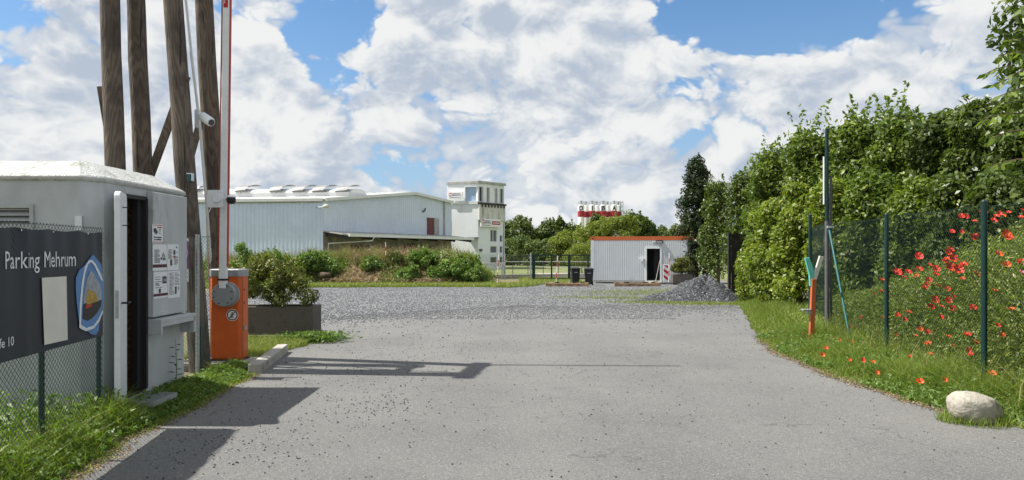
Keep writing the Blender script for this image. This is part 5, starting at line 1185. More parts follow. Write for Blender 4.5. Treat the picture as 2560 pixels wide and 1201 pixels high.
# ================================================================ NEAR LEFT
# kiosk
HX = -3.87; HY0, HY1 = 6.65, 8.49; ch = (Vector((-3.985, 6.65, 0)), Vector((-3.87, 6.83, 0)))
hut = empty('gatehouse_kiosk', 'grey white concrete kiosk with stucco roof and open side door', 'kiosk', loc=(HX, 7.6, 0)); HL = hut.location.copy()
def hb_(o): o.parent = hut; o.matrix_parent_inverse = Matrix.Translation(-HL); return o
FS = Fr((HX, 6.83), (HX, HY1)); FF = Fr((-7.2, HY0), (-3.985, HY0)); FCh = Fr((-3.985, 6.65), (-3.87, 6.83))
dr_ = (7.13 - 6.83, 7.60 - 6.83, .16, 2.16)
mb = MB(); FS.wall(mb, -.02, 2.26, .09, [dr_]); FCh.wall(mb, -.02, 2.26, .06)
lo_ = (FF.s_(-60), FF.s_(86), FF.z_(20, 576), FF.z_(20, 511)); FF.wall(mb, -.02, 2.26, .09, [lo_])
mb.add([(-7.2, 6.65, 0), (-7.2, 6.65, 2.26), (-7.2, HY1, 0), (-7.2, HY1, 2.26), (HX, HY1, 0), (HX, HY1, 2.26)], [(0, 2, 3, 1), (2, 4, 5, 3)]); hb_(mb.build('wall', M['hut']))
def inset(k, z):
    pts = [(-7.2, 6.65), (-3.985, 6.65), (-3.87, 6.83), (HX, HY1), (-7.2, HY1)]; c = Vector((-5.5, 7.6)); o_ = []
    off = [(-1, -1), (.66, -1), (1, -.5), (1, 1), (-1, 1)]
    return [(p[0] + q[0] * k, p[1] + q[1] * k, z) for p, q in zip(pts, off)]
mb = MB(); mb.loft([inset(.015, 2.255), inset(.03, 2.30), inset(-.24, 2.47)]); hb_(mb.build('roof', M['hutroof'], bevel=.02))
# louvre
mb = MB(); e = .035
for a4 in ((lo_[0], lo_[1], lo_[3] - e, lo_[3]), (lo_[0], lo_[1], lo_[2], lo_[2] + e), (lo_[1] - e, lo_[1], lo_[2] + e, lo_[3] - e), (lo_[0], lo_[0] + e, lo_[2] + e, lo_[3] - e)): FF.slab(mb, a4[0], a4[1], -.03, .02, a4[2], a4[3])
lv_ = hb_(mb.build('louvre', M['louvre']))
k = 0; z = lo_[2] + e
while z < lo_[3] - e - .02:
    mb = MB(); mb.prism([FF.p(lo_[0] + e, -.05, z + .04), FF.p(lo_[1] - e, -.05, z + .04), FF.p(lo_[1] - e, .0, z), FF.p(lo_[0] + e, .0, z)], Vector((0, 0, .006))); hb_(mb.build('slat', M['louvre'])); z += .050
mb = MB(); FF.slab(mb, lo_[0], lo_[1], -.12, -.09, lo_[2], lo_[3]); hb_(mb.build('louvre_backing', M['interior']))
# door surround, interior
mb = MB(); e = .045
FS.slab(mb, dr_[0], dr_[1], -.06, .02, dr_[3] - .02, dr_[3] + .02); FS.slab(mb, dr_[1] - .02, dr_[1] + .02, -.06, .02, dr_[2], dr_[3]); FS.slab(mb, dr_[0] - .02, dr_[0] + .01, -.06, .02, dr_[2], dr_[3]); FS.slab(mb, dr_[0], dr_[1], -.09, .01, dr_[2] - .03, dr_[2]); hb_(mb.build('door_seal', M['dark']))
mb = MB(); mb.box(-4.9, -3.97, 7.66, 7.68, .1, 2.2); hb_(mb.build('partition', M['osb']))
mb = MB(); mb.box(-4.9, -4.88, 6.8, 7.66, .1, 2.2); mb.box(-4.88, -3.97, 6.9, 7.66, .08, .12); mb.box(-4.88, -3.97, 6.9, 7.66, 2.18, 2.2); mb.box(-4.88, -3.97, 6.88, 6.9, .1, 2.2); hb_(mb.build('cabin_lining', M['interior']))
mb = MB(); mb.box(-3.965, -3.90, 7.50, 7.60, .17, 2.15); hb_(mb.build('jamb', M['dark']))
# door leaf, seen almost edge on
hg_ = Vector((-3.845, 7.14, 0)); en = Vector((-3.675, 6.70, 0)); du = (en - hg_).normalized(); dn = Vector((-du.y, du.x, 0)); 
if dn.x < 0: dn = -dn
z0, z1 = .17, 2.17; r_ = .07; prof = []
Ld = (en - hg_).length
for (cx, cz, a0) in ((Ld - r_, z1 - r_, 0), (r_, z1 - r_, 90), (r_, z0 + r_, 180), (Ld - r_, z0 + r_, 270)):
    for k in range(5): a = rad(a0 + 22.5 * k); prof.append((cx + r_ * math.cos(a), cz + r_ * math.sin(a)))
mb = MB(); mb.prism([hg_ + du * p[0] + Vector((0, 0, p[1])) - dn * .025 for p in prof], dn * .05); dl = hb_(mb.build('door', M['white'], bevel=.008))
def onleaf(s_, t_, z_): return hg_ + du * s_ + dn * t_ + Vector((0, 0, z_))
mb = MB(); mb.tube([onleaf(Ld - .05, .03, 1.12), onleaf(Ld - .05, .085, 1.12), onleaf(Ld - .15, .09, 1.12)], .010, 7); hb_(mb.build('door_handle', M['dark']))
mb = MB(); mb.bar(onleaf(Ld + .004, 0, .98), onleaf(Ld + .004, 0, 1.24), .028, .008, up=du); hb_(mb.build('lock_plate', M['galv']))
for zz in (2.02, 1.85):
    mb = MB(); mb.tube([onleaf(Ld - .12, .03, zz), onleaf(Ld - .12, .075, zz), onleaf(Ld - .12, .075, zz + .03)], .006, 6); hb_(mb.build('latch_hook', M['dark']))
for zz in (.45, 1.85):
    mb = MB(); mb.tube([hg_ + Vector((0, .02, zz)), hg_ + Vector((0, .02, zz + .12))], .014, 8); hb_(mb.build('hinge', M['galv']))
# equipment cabinet on the side wall
pn0, pn1 = 7.62, 8.41; PX = HX + .075
mb = MB(); mb.box(HX + .003, PX, pn0, pn1, .905, 2.235); hb_(mb.build('side_panel', M['hut'], bevel=.008))
mb = MB(); mb.box(HX + .003, HX + .16, pn0, pn1 + .03, .845, .885); mb.box(HX + .003, HX + .16, pn0, pn0 + .03, .72, .845); mb.box(HX + .12, HX + .16, pn0 + .03, pn1 + .03, .80, .845); mb.box(HX + .003, HX + .16, pn1, pn1 + .03, .66, .845); hb_(mb.build('shelf', M['hut'], bevel=.004))
mb = MB(); mb.box(-4.02, -3.955, 6.618, 6.648, 1.80, 1.93); hb_(mb.build('fence_bracket', M['alu']))
# notices
def notice(py_, label, grp='paper notices on the kiosk side'):
    px0, px1, y0, y1, kind = py_; yy0 = -PX * FP / (1280 - px0); yy1 = -PX * FP / (1280 - px1); zt_ = EYE - (y0 - HY) * yy0 / FP; zb2 = EYE - (y1 - HY) * yy0 / FP
    o = empty('notice', label, 'notice', grp, loc=(PX, yy0, zb2)); w_, h_ = yy1 - yy0, zt_ - zb2; X = .001
    mb = MB(); mb.box(X, X + .003, 0, w_, 0, h_); mb.build('sheet', M['print_white'], o); X2 = X + .0045
    def bl(a0, a1, c0, c1, m_='ink', nm='print'):
        mb = MB(); mb.box(X2 - .001, X2 + .0005, a0 * w_, a1 * w_, c0 * h_, c1 * h_); mb.build(nm, M[m_], o)
    def lines(a0, a1, c0, c1, n_, m_='ink'):
        mb = MB()
        for k in range(n_):
            zz = c0 + (c1 - c0) * k / max(1, n_ - 1); a_e = a1 - (a1 - a0) * random.choice((0, 0, .15, .4)); mb.box(X2 - .001, X2 + .0005, a0 * w_, a_e * w_, zz * h_, zz * h_ + .005)
        mb.build('text_lines', M[m_], o)['kind'] = 'stuff'
    tx = lambda s, a0, c0, hh, ww, m_='ink': lettering(lambda x, y: Vector((X2 + .001, a0 * w_ + x, c0 * h_ + y)), s, hh * h_, ww * w_, M[m_], o, .01)
    def dash(a0, c0, hh, ww, n_, m_='ink'):
        mb = MB()
        for c in range(n_):
            q = (a0 + ww * c / n_) * w_; mb.box(X2 - .001, X2 + .0006, q, q + ww / n_ * w_ * random.choice((.6, .75, .8)), c0 * h_, (c0 + hh * random.choice((.75, 1, 1))) * h_)
        mb.build('small_print', M[m_], o)['kind'] = 'stuff'
    if kind == 'cam':
        bl(.03, .97, .93, .96, 'redprint', 'border'); bl(.03, .97, .04, .07, 'redprint', 'border'); dash(.48, .80, .07, .44, 6, 'redprint')
        mb = MB(); mb.prism([Vector((X2, a * w_, c * h_)) for a, c in ((.10, .75), (.30, .80), (.52, .58), (.34, .45), (.12, .60))], Vector((.001, 0, 0))); mb.build('camera_symbol', M['ink'], o)
        lines(.62, .8, .5, .72, 4); dash(.12, .27, .07, .76, 10); dash(.14, .15, .08, .72, 9)
    elif kind == 'A':
        lines(.10, .50, .30, .78, 13); bl(.0, 1.0, .12, .24, 'maroon', 'band')
        mb = MB()
        for k in range(5): mb.tube([Vector((X2, (.62 + .07 * k) * w_, .42 * h_)), Vector((X2, (.66 + .04 * k) * w_, (.70 - abs(k - 2) * .04) * h_))], .0018, 4)
        mb.build('building_drawing', M['ink'], o); bl(.55, .62, .42, .50); bl(.70, .88, .40, .46)
    elif kind == 'B':
        bl(.75, .80, .86, .94); bl(.80, .92, .86, .88); lines(.08, .42, .45, .78, 9); bl(.52, .68, .60, .78); bl(.52, .68, .48, .56, 'redprint'); bl(.24, .40, .18, .42); lines(.58, .95, .22, .52, 8); bl(.72, .92, .66, .72, 'lightblue')
    elif kind == 'C':
        lines(.08, .55, .62, .80, 3); lines(.12, .4, .48, .56, 3); lines(.08, .6, .40, .42, 1); bl(.62, .92, .55, .82, 'ink', 'exit_symbol'); tx('H', .70, .62, .12, .14, 'print_white'); bl(.36, .50, .20, .36); bl(0, 1, .08, .18, 'maroon', 'band')
    elif kind == 'D':
        lines(.08, .48, .14, .92, 16); lines(.55, .95, .48, .92, 9); bl(.56, .70, .14, .42); tx('P', .80, .26, .14, .12)
    elif kind == 'purple':
        bl(0, 1, .30, .93, 'purple', 'field'); bl(.1, .9, .84, .87, 'print_white'); lines(.1, .9, .34, .52, 5, 'print_white'); lines(.1, .7, .06, .22, 4)
        mb = MB(); mb.tube([Vector((X2 + .001, w_ * .5, h_ * .56)), Vector((X2 + .001, w_ * .75, h_ * .66)), Vector((X2 + .001, w_ * .5, h_ * .76))], .006, 5); mb.build('emblem', M['print_white'], o)
    return o
notice((380, 406, 560, 608, 'cam'), 'video surveillance notice with camera symbol, topmost of the kiosk papers')
notice((381, 416, 611, 678, 'A'), 'paper notice with dark band and building drawing under the camera notice')
notice((417.5, 446, 611, 677, 'B'), 'paper notice with many small logos, upper right of the four sheets')
notice((383, 418, 681, 748, 'C'), 'paper notice with black square symbol and dark band, lower left of the four sheets')
notice((419.5, 449, 679, 747, 'D'), 'densely printed two column notice, lower right of the four sheets')
PXs = PX; PX = P(459, 0, 9.0).x; notice((458, 471, 596, 706, 'purple'), 'purple and white poster fixed to the mesh beyond the kiosk'); PX = PXs

# step of steel grating
st_ = empty('grating_step', 'galvanised steel grating step in front of the kiosk door', 'step', loc=(-3.66, 7.3, 0)); sx0, sx1, sy0, sy1 = -.19, .17, -.28, .20
mb = MB(); mb.box(sx1 - .01, sx1, sy0, sy1, .09, .135); mb.box(sx0, sx0 + .01, sy0, sy1, .09, .135); mb.box(sx0, sx1, sy0 - .01, sy0, .09, .135); mb.box(sx0, sx1, sy1, sy1 + .01, .09, .135); mb.build('frame', M['galv'], st_)
for k in range(14):
    y = sy0 + (sy1 - sy0) * (k + .5) / 14; mb = MB(); mb.box(sx0 + .01, sx1 - .01, y - .003, y + .003, .100, .132); mb.build('grating_bar', M['galv'], st_)
for x in (sx0 + .01, sx1 - .02):
    for y in (sy0, sy1 - .02): mb = MB(); mb.box(x, x + .012, y, y + .02, 0, .09); mb.build('leg', M['galv'], st_)

# fence with banner
BF = Fr((-3.225, 3.0), (-3.70, 6.51)); BF.n = -BF.n if BF.n.x < 0 else BF.n
fn = empty('mesh_fence', 'green chain link fence carrying the dark banner in front of the kiosk', 'fence', 'chain link fences at the left gate', loc=(BF.A.x, BF.A.y, 0)); FO = BF.A.copy()
chainlink(BF.A, BF.B, .06, 1.82, .050, .0019, M['green_wire'], fn, origin=FO)
for s_ in (BF.L, BF.s_(116), .15):
    mb = MB(); q = BF.p(s_, -.035, 0) - FO; mb.tube([q, q + Vector((0, 0, 1.74))], .021, 10); mb.build('post', M['green_post'], fn, smooth=True)
for z in (.08, .95, 1.81):
    mb = MB(); mb.tube([BF.p(0, -.006, z) - FO, BF.p(BF.L, -.006, z) - FO], .0022, 5); mb.build('tension_wire', M['green_wire'], fn)
# banner
bs0, bs1 = .25, BF.L - .03; bz0, bz1 = .845, 1.775
def rip(s_, z): return .012 + .006 * math.sin(s_ * 9 + z * 3) * (z - bz0) / .9 + .004 * math.sin(s_ * 23 + 1) * (1 if z > 1.45 else .4) + .008 * math.exp(-((s_ - BF.s_(62)) / .02) ** 2)
def BP(s_, z, off=0.0): return BF.p(s_, rip(s_, z) + off, z)
ban = empty('banner', 'dark parking banner with white lettering tied to the mesh fence', 'banner', loc=BF.p(bs0, 0, bz0)); BO = ban.location.copy()
mb = MB(); ns, nz = 90, 14
for j in range(nz + 1):
    for i in range(ns + 1):
        s_ = bs0 + (bs1 - bs0) * i / ns; z = bz0 + (bz1 - bz0) * j / nz; sag = -.012 * abs(math.sin(math.pi * (s_ - bs0) / .46)) if j == nz else 0
        mb.v.append(tuple(BP(s_, z) + Vector((0, 0, sag)) - BO))
for j in range(nz):
    for i in range(ns): b0 = j * (ns + 1) + i; mb.f.append((b0, b0 + 1, b0 + ns + 2, b0 + ns + 1))
mb.build('cloth', M['banner'], ban, smooth='all')
def bpix(px, py, off=.004):
    return BP(BF.s_(px, .012), BF.z_(px, py, .012), off) - BO
def bpoly(pts, m_, nm, off):
    mb = MB(); mb.add([bpix(x, y, off) for x, y in pts], [tuple(range(len(pts)))]); return mb.build(nm, M[m_], ban)
sa, sb_ = BF.s_(6), BF.s_(184); zb3 = BF.z_(6, 673)
lettering(lambda x, y: BP(sa + x, zb3 + y, .004) - BO, 'Parking Mehrum', .128, sb_ - sa, M['print_white'], ban, 0)
sa2 = BF.s_(-9); zb4 = BF.z_(5, 869); lettering(lambda x, y: BP(sa2 + x, zb4 + y, .004) - BO, 'fe 10', .068, BF.s_(29) - sa2, M['print_white'], ban, .004)
bpoly([(100, 695), (164, 691), (166, 850), (107, 863)], 'card', 'white_panel', .010)
Zq = lambda L: [(x / 4.0, 600 + y / 4.0) for x, y in L]
bpoly(Zq([(915,145),(960,190),(1012,250),(1022,400),(1028,600),(1012,700),(985,800),(980,900),(950,950),(900,945),(870,915),(800,900),(780,820),(760,650),(750,500),(750,380),(780,300),(840,250),(880,190)]), 'blue', 'logo_field', .008)
bpoly(Zq([(780,880),(785,640),(805,420),(835,270),(875,205),(905,200),(940,240),(1000,340),(1020,400),(1018,420),(985,365),(925,260),(897,222),(870,240),(838,330),(818,480),(802,700),(798,850),(850,880),(920,860),(975,790),(1015,700),(1020,720),(985,815),(925,885),(850,915)]), 'print_white', 'logo_ring', .0095)
bpoly(Zq([(890,305),(930,350),(1000,470),(1008,600),(820,640),(835,500),(855,390)]), 'gsky', 'logo_picture', .0105)
bpoly(Zq([(820,640),(1008,600),(1000,660),(960,730),(900,790),(860,812),(812,790)]), 'pdark', 'logo_picture', .0105)
bpoly(Zq([(875,490),(930,530),(955,575),(965,615),(860,650),(845,610),(855,550)]), 'yellow', 'logo_picture', .0115)
bpoly(Zq([(850,650),(900,640),(905,665),(845,690)]), 'redprint', 'logo_picture', .0115)
for px in (48, 130, 215):
    mb = MB(); c_ = bpix(px, BF_y if False else 0) if False else BP(BF.s_(px), bz1 - .02, .004) - BO; mb.tube([c_, c_ + BF.n * .003], .008, 10); mb.build('eyelet', M['alu'], ban)

# second fence panel beside the pole
sf = empty('mesh_fence', 'narrow chain link panel between the kiosk and the leaning wooden pole', 'fence', 'chain link fences at the left gate', loc=(P(462, 0, 9.0).x, 9.0, 0)); SO = sf.location.copy()
a_, b_ = P(456, 0, 8.9), P(496, 0, 9.15); a_.z = b_.z = 0
chainlink(a_, b_, .05, 1.79, .05, .0019, M['grey_wire'], sf, origin=SO)
c_ = P(528, 0, 9.35); c_.z = 0; chainlink(b_, c_, .05, 1.80, .05, .0019, M['green_wire'], sf, origin=SO)
for q, z in ((P(494, 0, 9.15), 1.82),):
    q.z = 0; mb = MB(); mb.tube([q - SO, q - SO + Vector((0, 0, z))], .024, 10); mb.build('post', M['galv'], sf, smooth=True)
q = P(500, 0, 9.3); q.z = 0; mb = MB(); mb.bar(q - SO + Vector((0, 0, .0)), q - SO + Vector((0, 0, .65)), .05, .05); mb.build('stub_post', M['green_post'], sf)
mb = MB(); mb.tube([a_ - SO + Vector((0, 0, 1.79)), b_ - SO + Vector((0, 0, 1.79)), c_ - SO + Vector((0, 0, 1.8))], .003, 5); mb.build('tension_wire', M['green_wire'], sf)

# ---------------------------------------------------------------- pole frame
pf = empty('pole_frame', 'frame of four leaning dark wooden poles with braces behind the kiosk', 'pole frame', loc=(-4.8, 10.0, 0)); PO = pf.location.copy()
poles = [((-5.27, 9.75, 0), (-5.475, 9.75, 5.75)), ((-5.21, 10.4, 0), (-5.33, 10.15, 5.75)), ((-4.155, 9.60, 0), (-4.51, 9.45, 5.65)), ((-4.43, 11.0, 0), (-4.41, 10.25, 5.75))]
for a_, b_ in poles:
    a_, b_ = Vector(a_), Vector(b_); pts = [a_.lerp(b_, f) - PO + Vector((random.uniform(-.006, .006), random.uniform(-.006, .006), 0)) for f in np.linspace(0, 1, 9)]
    o = MB().tube(pts, [.137 - .010 * k / 8 * 1.6 + random.uniform(-.003, .003) for k in range(9)], 18).build('pole', M['wood'], pf, smooth=True)
def plank(a_, b_, w_, t_, nm='brace'):
    mb = MB(); mb.bar(Vector(a_) - PO, Vector(b_) - PO, w_, t_, up=(0, 1, 0)); mb.build(nm, M['wood'], pf, bevel=.004)
plank(P(466, 190, 9.46), P(352, 505, 10.2), .11, .04)
plank(P(251, 216, 9.95), P(300, 520, 10.35), .08, .05)
plank(P(502, 300, 10.3), P(430, 560, 9.95), .09, .05)
plank(Vector((-4.51, 9.2, 5.56)), Vector((-4.41, 10.5, 5.70)), .14, .20, 'crossbeam')
plank(Vector((-5.46, 9.6, 5.62)), Vector((-5.32, 10.3, 5.66)), .14, .16, 'crossbeam')
plank(Vector((-5.6, 9.60, 5.60)), Vector((-4.35, 9.60, 5.60)), .10, .14, 'crossbeam')
def wire(name, pts, r, m_, label, cat, grp=None, n=8):
    b0 = Vector(pts[0]); o = MB().tube([Vector(p) for p in pts], r, n).build(name, M[m_], None, smooth=True); return tag(o, label, cat, grp)
cg = 'white cable conduits on the leaning poles'
wire('conduit', [P(462, -20, 9.7), P(480, 150, 9.75), P(498, 300, 9.9), P(513, 470, 10.3), P(529, 676, 10.75)], .020, 'white', 'long white conduit running down between the two right poles', 'conduit', cg)
wire('conduit', [P(473, 462, 9.48), P(483, 590, 9.5)], .017, 'white', 'short white conduit below the small green box on the pole', 'conduit', cg)
wire('cable', [P(515, 540, 10.1), P(524, 528, 10.1), P(533, 500, 10.1)], .006, 'white', 'short grey cable looping below the dome camera plate', 'cable')
# junction box on pole
o = empty('junction_box', 'small teal box with metal clamp on the leaning pole above the conduit', 'junction box', loc=P(474, 446, 9.47)); mb = MB(); mb.box(-.035, .035, -.05, .0, -.05, .05); mb.build('box', M['teal'], o, bevel=.008)
mb = MB(); mb.box(-.055, .055, -.055, .01, .05, .062); mb.box(-.055, -.047, -.055, .01, -.04, .05); mb.box(.047, .055, -.055, .01, -.04, .05); mb.build('clamp', M['alu'], o)
# bullet camera
o = empty('security_camera', 'white bullet camera on a bracket plate high between the right poles', 'camera', 'surveillance cameras on the poles', loc=P(494, 293, 9.75))
mb = MB(); mb.box(-.035, .030, -.02, .02, -.14, .10); mb.build('plate', M['white'], o, bevel=.004)
mb = MB(); mb.tube([(.03, -.01, .02), (.07, -.03, .0), (.10, -.05, -.01)], [.035, .03, .02], 10); mb.build('bracket', M['white'], o, smooth=True)
c0 = Vector((.085, -.06, .005)); c1 = c0 + Vector((.185, -.14, -.115)); mb = MB(); mb.tube([c0, c0.lerp(c1, .12), c0.lerp(c1, .9), c1], [.045, .062, .062, .052], 14); mb.build('housing', M['white'], o, smooth=True)
mb = MB(); dv = (c1 - c0).normalized(); mb.tube([c1, c1 + dv * .006], .042, 14); mb.build('lens', M['glass'], o)
o = empty('security_camera', 'white square plate with dark dome camera behind the boom arm', 'camera', 'surveillance cameras on the poles', loc=P(537, 497, 10.15))
mb = MB(); mb.box(-.10, .12, -.02, .01, -.125, .12); mb.build('plate', M['white'], o, bevel=.006)
mb = MB(); mb.tube([(.04, -.02, .0), (.04, -.045, .0)], .062, 20); mb.build('knob', M['white'], o, smooth=True, bevel=.006)
mb = MB(); mb.tube([(.12, .0, .0), (.19, -.01, .0)], .02, 8); mb.build('bracket', M['white'], o)
n_ = 14; mb = MB(); cc = Vector((.235, -.01, -.03)); mb.loft([[cc + Vector((math.cos(2*math.pi*k/n_) * r_, math.sin(2*math.pi*k/n_) * r_, z_)) for k in range(n_)] for r_, z_ in ((.055, .045), (.065, .02), (.06, -.02), (.035, -.045))]); mb.build('dome', M['dark'], o, smooth=True)
mb = MB(); mb.loft([[cc + Vector((math.cos(2*math.pi*k/n_) * r_, math.sin(2*math.pi*k/n_) * r_, z_)) for k in range(n_)] for r_, z_ in ((.04, .075), (.068, .055), (.068, .045))]); mb.build('cap', M['white'], o, smooth=True)

# ---------------------------------------------------------------- boom gate
bgx0, bgx1, bgy0, bgy1 = -4.37, -3.905, 10.38, 10.70
bg_o = empty('boom_gate', 'orange boom gate cabinet with raised white arm', 'boom gate', loc=(bgx1 - .23, bgy0 + .16, 0)); BG = bg_o.location.copy()
X0, X1, Y0, Y1 = bgx0 - BG.x, bgx1 - BG.x, bgy0 - BG.y, bgy1 - BG.y; cchf = .045
def oct_(x0, x1, y0, y1, c, z): return [(x0 + c, y0, z), (x1 - c, y0, z), (x1, y0 + c, z), (x1, y1 - c, z), (x1 - c, y1, z), (x0 + c, y1, z), (x0, y1 - c, z), (x0, y0 + c, z)]
zc0 = EYE - 62 * 10.38 / FP
mb = MB(); mb.loft([oct_(X0 + .01, X1 - .01, Y0 + .01, Y1 - .01, cchf, .045), oct_(X0 + .01, X1 - .01, Y0 + .01, Y1 - .01, cchf, .065), oct_(X0, X1, Y0, Y1, cchf, .065), oct_(X0, X1, Y0, Y1, cchf, zc0)]); mb.build('cabinet', M['orange'], bg_o, bevel=.004)
mb = MB(); mb.loft([oct_(X0 - .008, X1 + .008, Y0 - .008, Y1 + .008, cchf, zc0), oct_(X0 - .008, X1 + .008, Y0 - .008, Y1 + .008, cchf, zc0 + .095), oct_(X0 + .004, X1 - .004, Y0 + .004, Y1 - .004, cchf, zc0 + .108)]); mb.build('lid', M['lid'], bg_o, bevel=.004)
mb = MB(); mb.loft([oct_(X0 - .02, X1 + .02, Y0 - .02, Y1 + .02, cchf, .0), oct_(X0 - .02, X1 + .02, Y0 - .02, Y1 + .02, cchf, .045)]); mb.build('base_plate', M['dark'], bg_o)
hc_ = P(553, 738, 10.2) - BG
mb = MB(); mb.tube([(hc_.x, Y0 - .005, hc_.z), (hc_.x, Y0 - .10, hc_.z), (hc_.x, Y0 - .12, hc_.z)], [.172, .172, .160], 40); mb.build('hub_disc', M['disc'], bg_o, smooth=True)
mb = MB(); mb.tube([(hc_.x + .02, Y0 - .0, hc_.z), (hc_.x + .02, Y0 - .03, hc_.z)], .18, 40); mb.build('hub_plate', M['lid'], bg_o, smooth=True)
for a in (20, 335, 62, 118, 195, 245, 300, 160):
    mb = MB(); c_ = Vector((hc_.x + .135 * math.cos(rad(a)), Y0 - .119, hc_.z + .135 * math.sin(rad(a)))); mb.tube([c_, c_ + Vector((0, -.006, 0))], .010, 8); mb.build('bolt', M['dark'], bg_o)
# arm
a0 = P(558, 712, 10.29) - BG; a1 = P(567, 0, 10.29) - BG; dv = (a1 - a0).normalized(); a1 = a0 + dv * 7.9
def armprof(p, w_, t_): return [p + Vector((x * w_, y * t_, 0)) for x, y in ((-.5, -.3), (-.38, -.5), (.38, -.5), (.5, -.3), (.5, .3), (.38, .5), (-.38, .5), (-.5, .3))]
mb = MB(); mb.loft([armprof(a0 - dv * .05, .115, .07), armprof(a1, .095, .06)]); arm = mb.build('arm', M['white'], bg_o, smooth=True)
for sx in (-1, 1):
    mb = MB(); mb.bar(a0 + Vector((sx * .064, 0, .25)), a1 + Vector((sx * .053, 0, 0)), .012, .05, up=(0, 1, 0)); mb.build('edge_strip', M['armred'], bg_o)
mb = MB(); mb.box(a0.x - .066, a0.x + .066, a0.y - .045, a0.y + .045, a0.z + .06, a0.z + .085); mb.build('arm_clamp', M['dark'], bg_o)
sp_ = a0 + dv * 3.95; mb = MB(); mb.bar(sp_ + Vector((.0, -.037, 0)), sp_ + dv * .55 + Vector((0, -.037, 0)), .062, .003, up=(0, 1, 0)); mb.build('reflector_sticker', M['bred'], bg_o)
mb = MB()
for k in range(13):
    for xo in (-.014, .012):
        q = sp_ + dv * (.06 + .034 * k + (.08 if xo > 0 else 0)) + Vector((xo, -.0395, 0)); mb.bar(q, q + dv * random.choice((.018, .024, .026)), .012, .002, up=(0, 1, 0))
mb.build('small_print', M['print_white'], bg_o)['kind'] = 'stuff'
# no-pedestrian sign on the cabinet
pc_ = P(581, 788, bgy0) - BG; yv_ = Y0
def discm(r_, off, m_, nm):
    mb = MB(); mb.tube([(pc_.x, yv_ - off, pc_.z), (pc_.x, yv_ - off - .0015, pc_.z)], r_, 32); mb.build(nm, M[m_], bg_o)
discm(.086, .001, 'print_white', 'sticker'); discm(.078, .0028, 'maroon', 'sticker_ring'); discm(.062, .0046, 'print_white', 'sticker_field')
mb = MB(); yy_ = yv_ - .0075
def seg(a_, b_, w_): mb.bar(Vector((pc_.x + a_[0], yy_, pc_.z + a_[1])), Vector((pc_.x + b_[0], yy_, pc_.z + b_[1])), w_, .001, up=(0, 1, 0))
seg((0, .02), (-.002, -.012), .020); seg((-.002, -.012), (-.018, -.046), .010); seg((0, -.012), (.016, -.044), .010); seg((0, .018), (-.020, .0), .007); seg((.002, .018), (.020, .004), .007); mb.tube([(pc_.x + .002, yy_ + .0005, pc_.z + .034), (pc_.x + .002, yy_ - .001, pc_.z + .034)], .010, 12); mb.build('walking_figure', M['ink'], bg_o)
mb = MB(); yy_ -= .0012; seg((-.046, -.046), (.046, .046), .011); mb.build('sticker_bar', M['maroon'], bg_o)
mb = MB(); c_ = Vector((X1, Y0 + .10, .50)); mb.box(X1 - .02, X1 + .03, Y0 + .08, Y0 + .13, .47, .52); mb.build('lock', M['galv'], bg_o)
mb = MB(); mb.box(X1 - .0005, X1 + .003, Y0 + .06, Y0 + .064, .08, zc0 - .01); mb.build('door_gap', M['dark'], bg_o)
for z in (1.05, .86): mb = MB(); mb.tube([(X1, Y0 + .12, z), (X1 + .006, Y0 + .12, z)], .014, 10); mb.build('keyhole', M['dark'], bg_o)
# plinth slab, kerb stone
mb = MB(); mb.box(-4.75, -3.62, 10.15, 10.95, -.02, .03); tag(mb.build('foundation_slab', M['concrete'], bevel=.008), 'pale concrete slab below the orange boom gate cabinet', 'slab')
kb = [(-3.44, 9.38), (-3.28, 9.42), (-3.56, 11.45), (-3.72, 11.42)]
mb = MB(); mb.prism([(x, y, -.03) for x, y in kb], (0, 0, .165)); tag(mb.build('kerb_stone', M['concrete'], bevel=.015), 'long pale kerb stone between the boom gate and the road', 'kerb')
mb = MB(); mb.prism([(x, y, -.03) for x, y in [(-4.5, 9.62), (-3.46, 9.60), (-3.47, 9.74), (-4.5, 9.78)]], (0, 0, .10)); tag(mb.build('kerb_stone', M['concrete'], bevel=.012), 'low kerb stone in the grass before the boom gate slab', 'kerb')
# long planter and its shrub
pc = Vector((-4.50, 13.45, 0)); planter(pc, 1.72, .62, .60, .02, 'long brown aggregate planter behind the orange boom gate', .08)
tree('boxwood_shrub', 'olive green boxwood shrub spreading over the long planter', 'shrub', pc + Vector((0, 0, .5)), [(pc.x + .05, pc.y, .98, .55, .36, .42), (pc.x + .42, pc.y - .05, .80, .42, .34, .28), (pc.x - .3, pc.y, .98, .48, .36, .44)], 9500, .060, M['box'], r=.02, clumps=70, cr=.14, sprays=46, spray_len=.28, asp=.42, inner=.12)
# stalk weed beside kiosk wall
o = empty('stalk_weed', 'single dark leafy stalk growing beside the kiosk wall below the shelf', 'plant', loc=(P(439, 0, 8.1).x, 8.1, 0)); mb = MB(); mb.tube([(0, 0, 0), (.01, 0, .3), (.0, 0, .62)], [.006, .005, .002], 5); mb.build('stem', M['stem'], o); vs = []
for k in range(14):
    z = .10 + .035 * k; a = k * 2.4; L = .10 * (1.1 - k * .03); dr = Vector((math.cos(a), math.sin(a) * .6, .3)).normalized(); b0 = Vector((0, 0, z)); sd = Vector((0, 0, 1)).cross(dr) * L * .2
    vs += [b0, b0 + dr * L * .5 + sd, b0 + dr * L - Vector((0, 0, .02)), b0 + dr * L * .5 - sd]
bulk('leaves', np.array([tuple(v) for v in vs]), 4, M['conifer'], o, [random.random() * .8 for _ in range(14)])

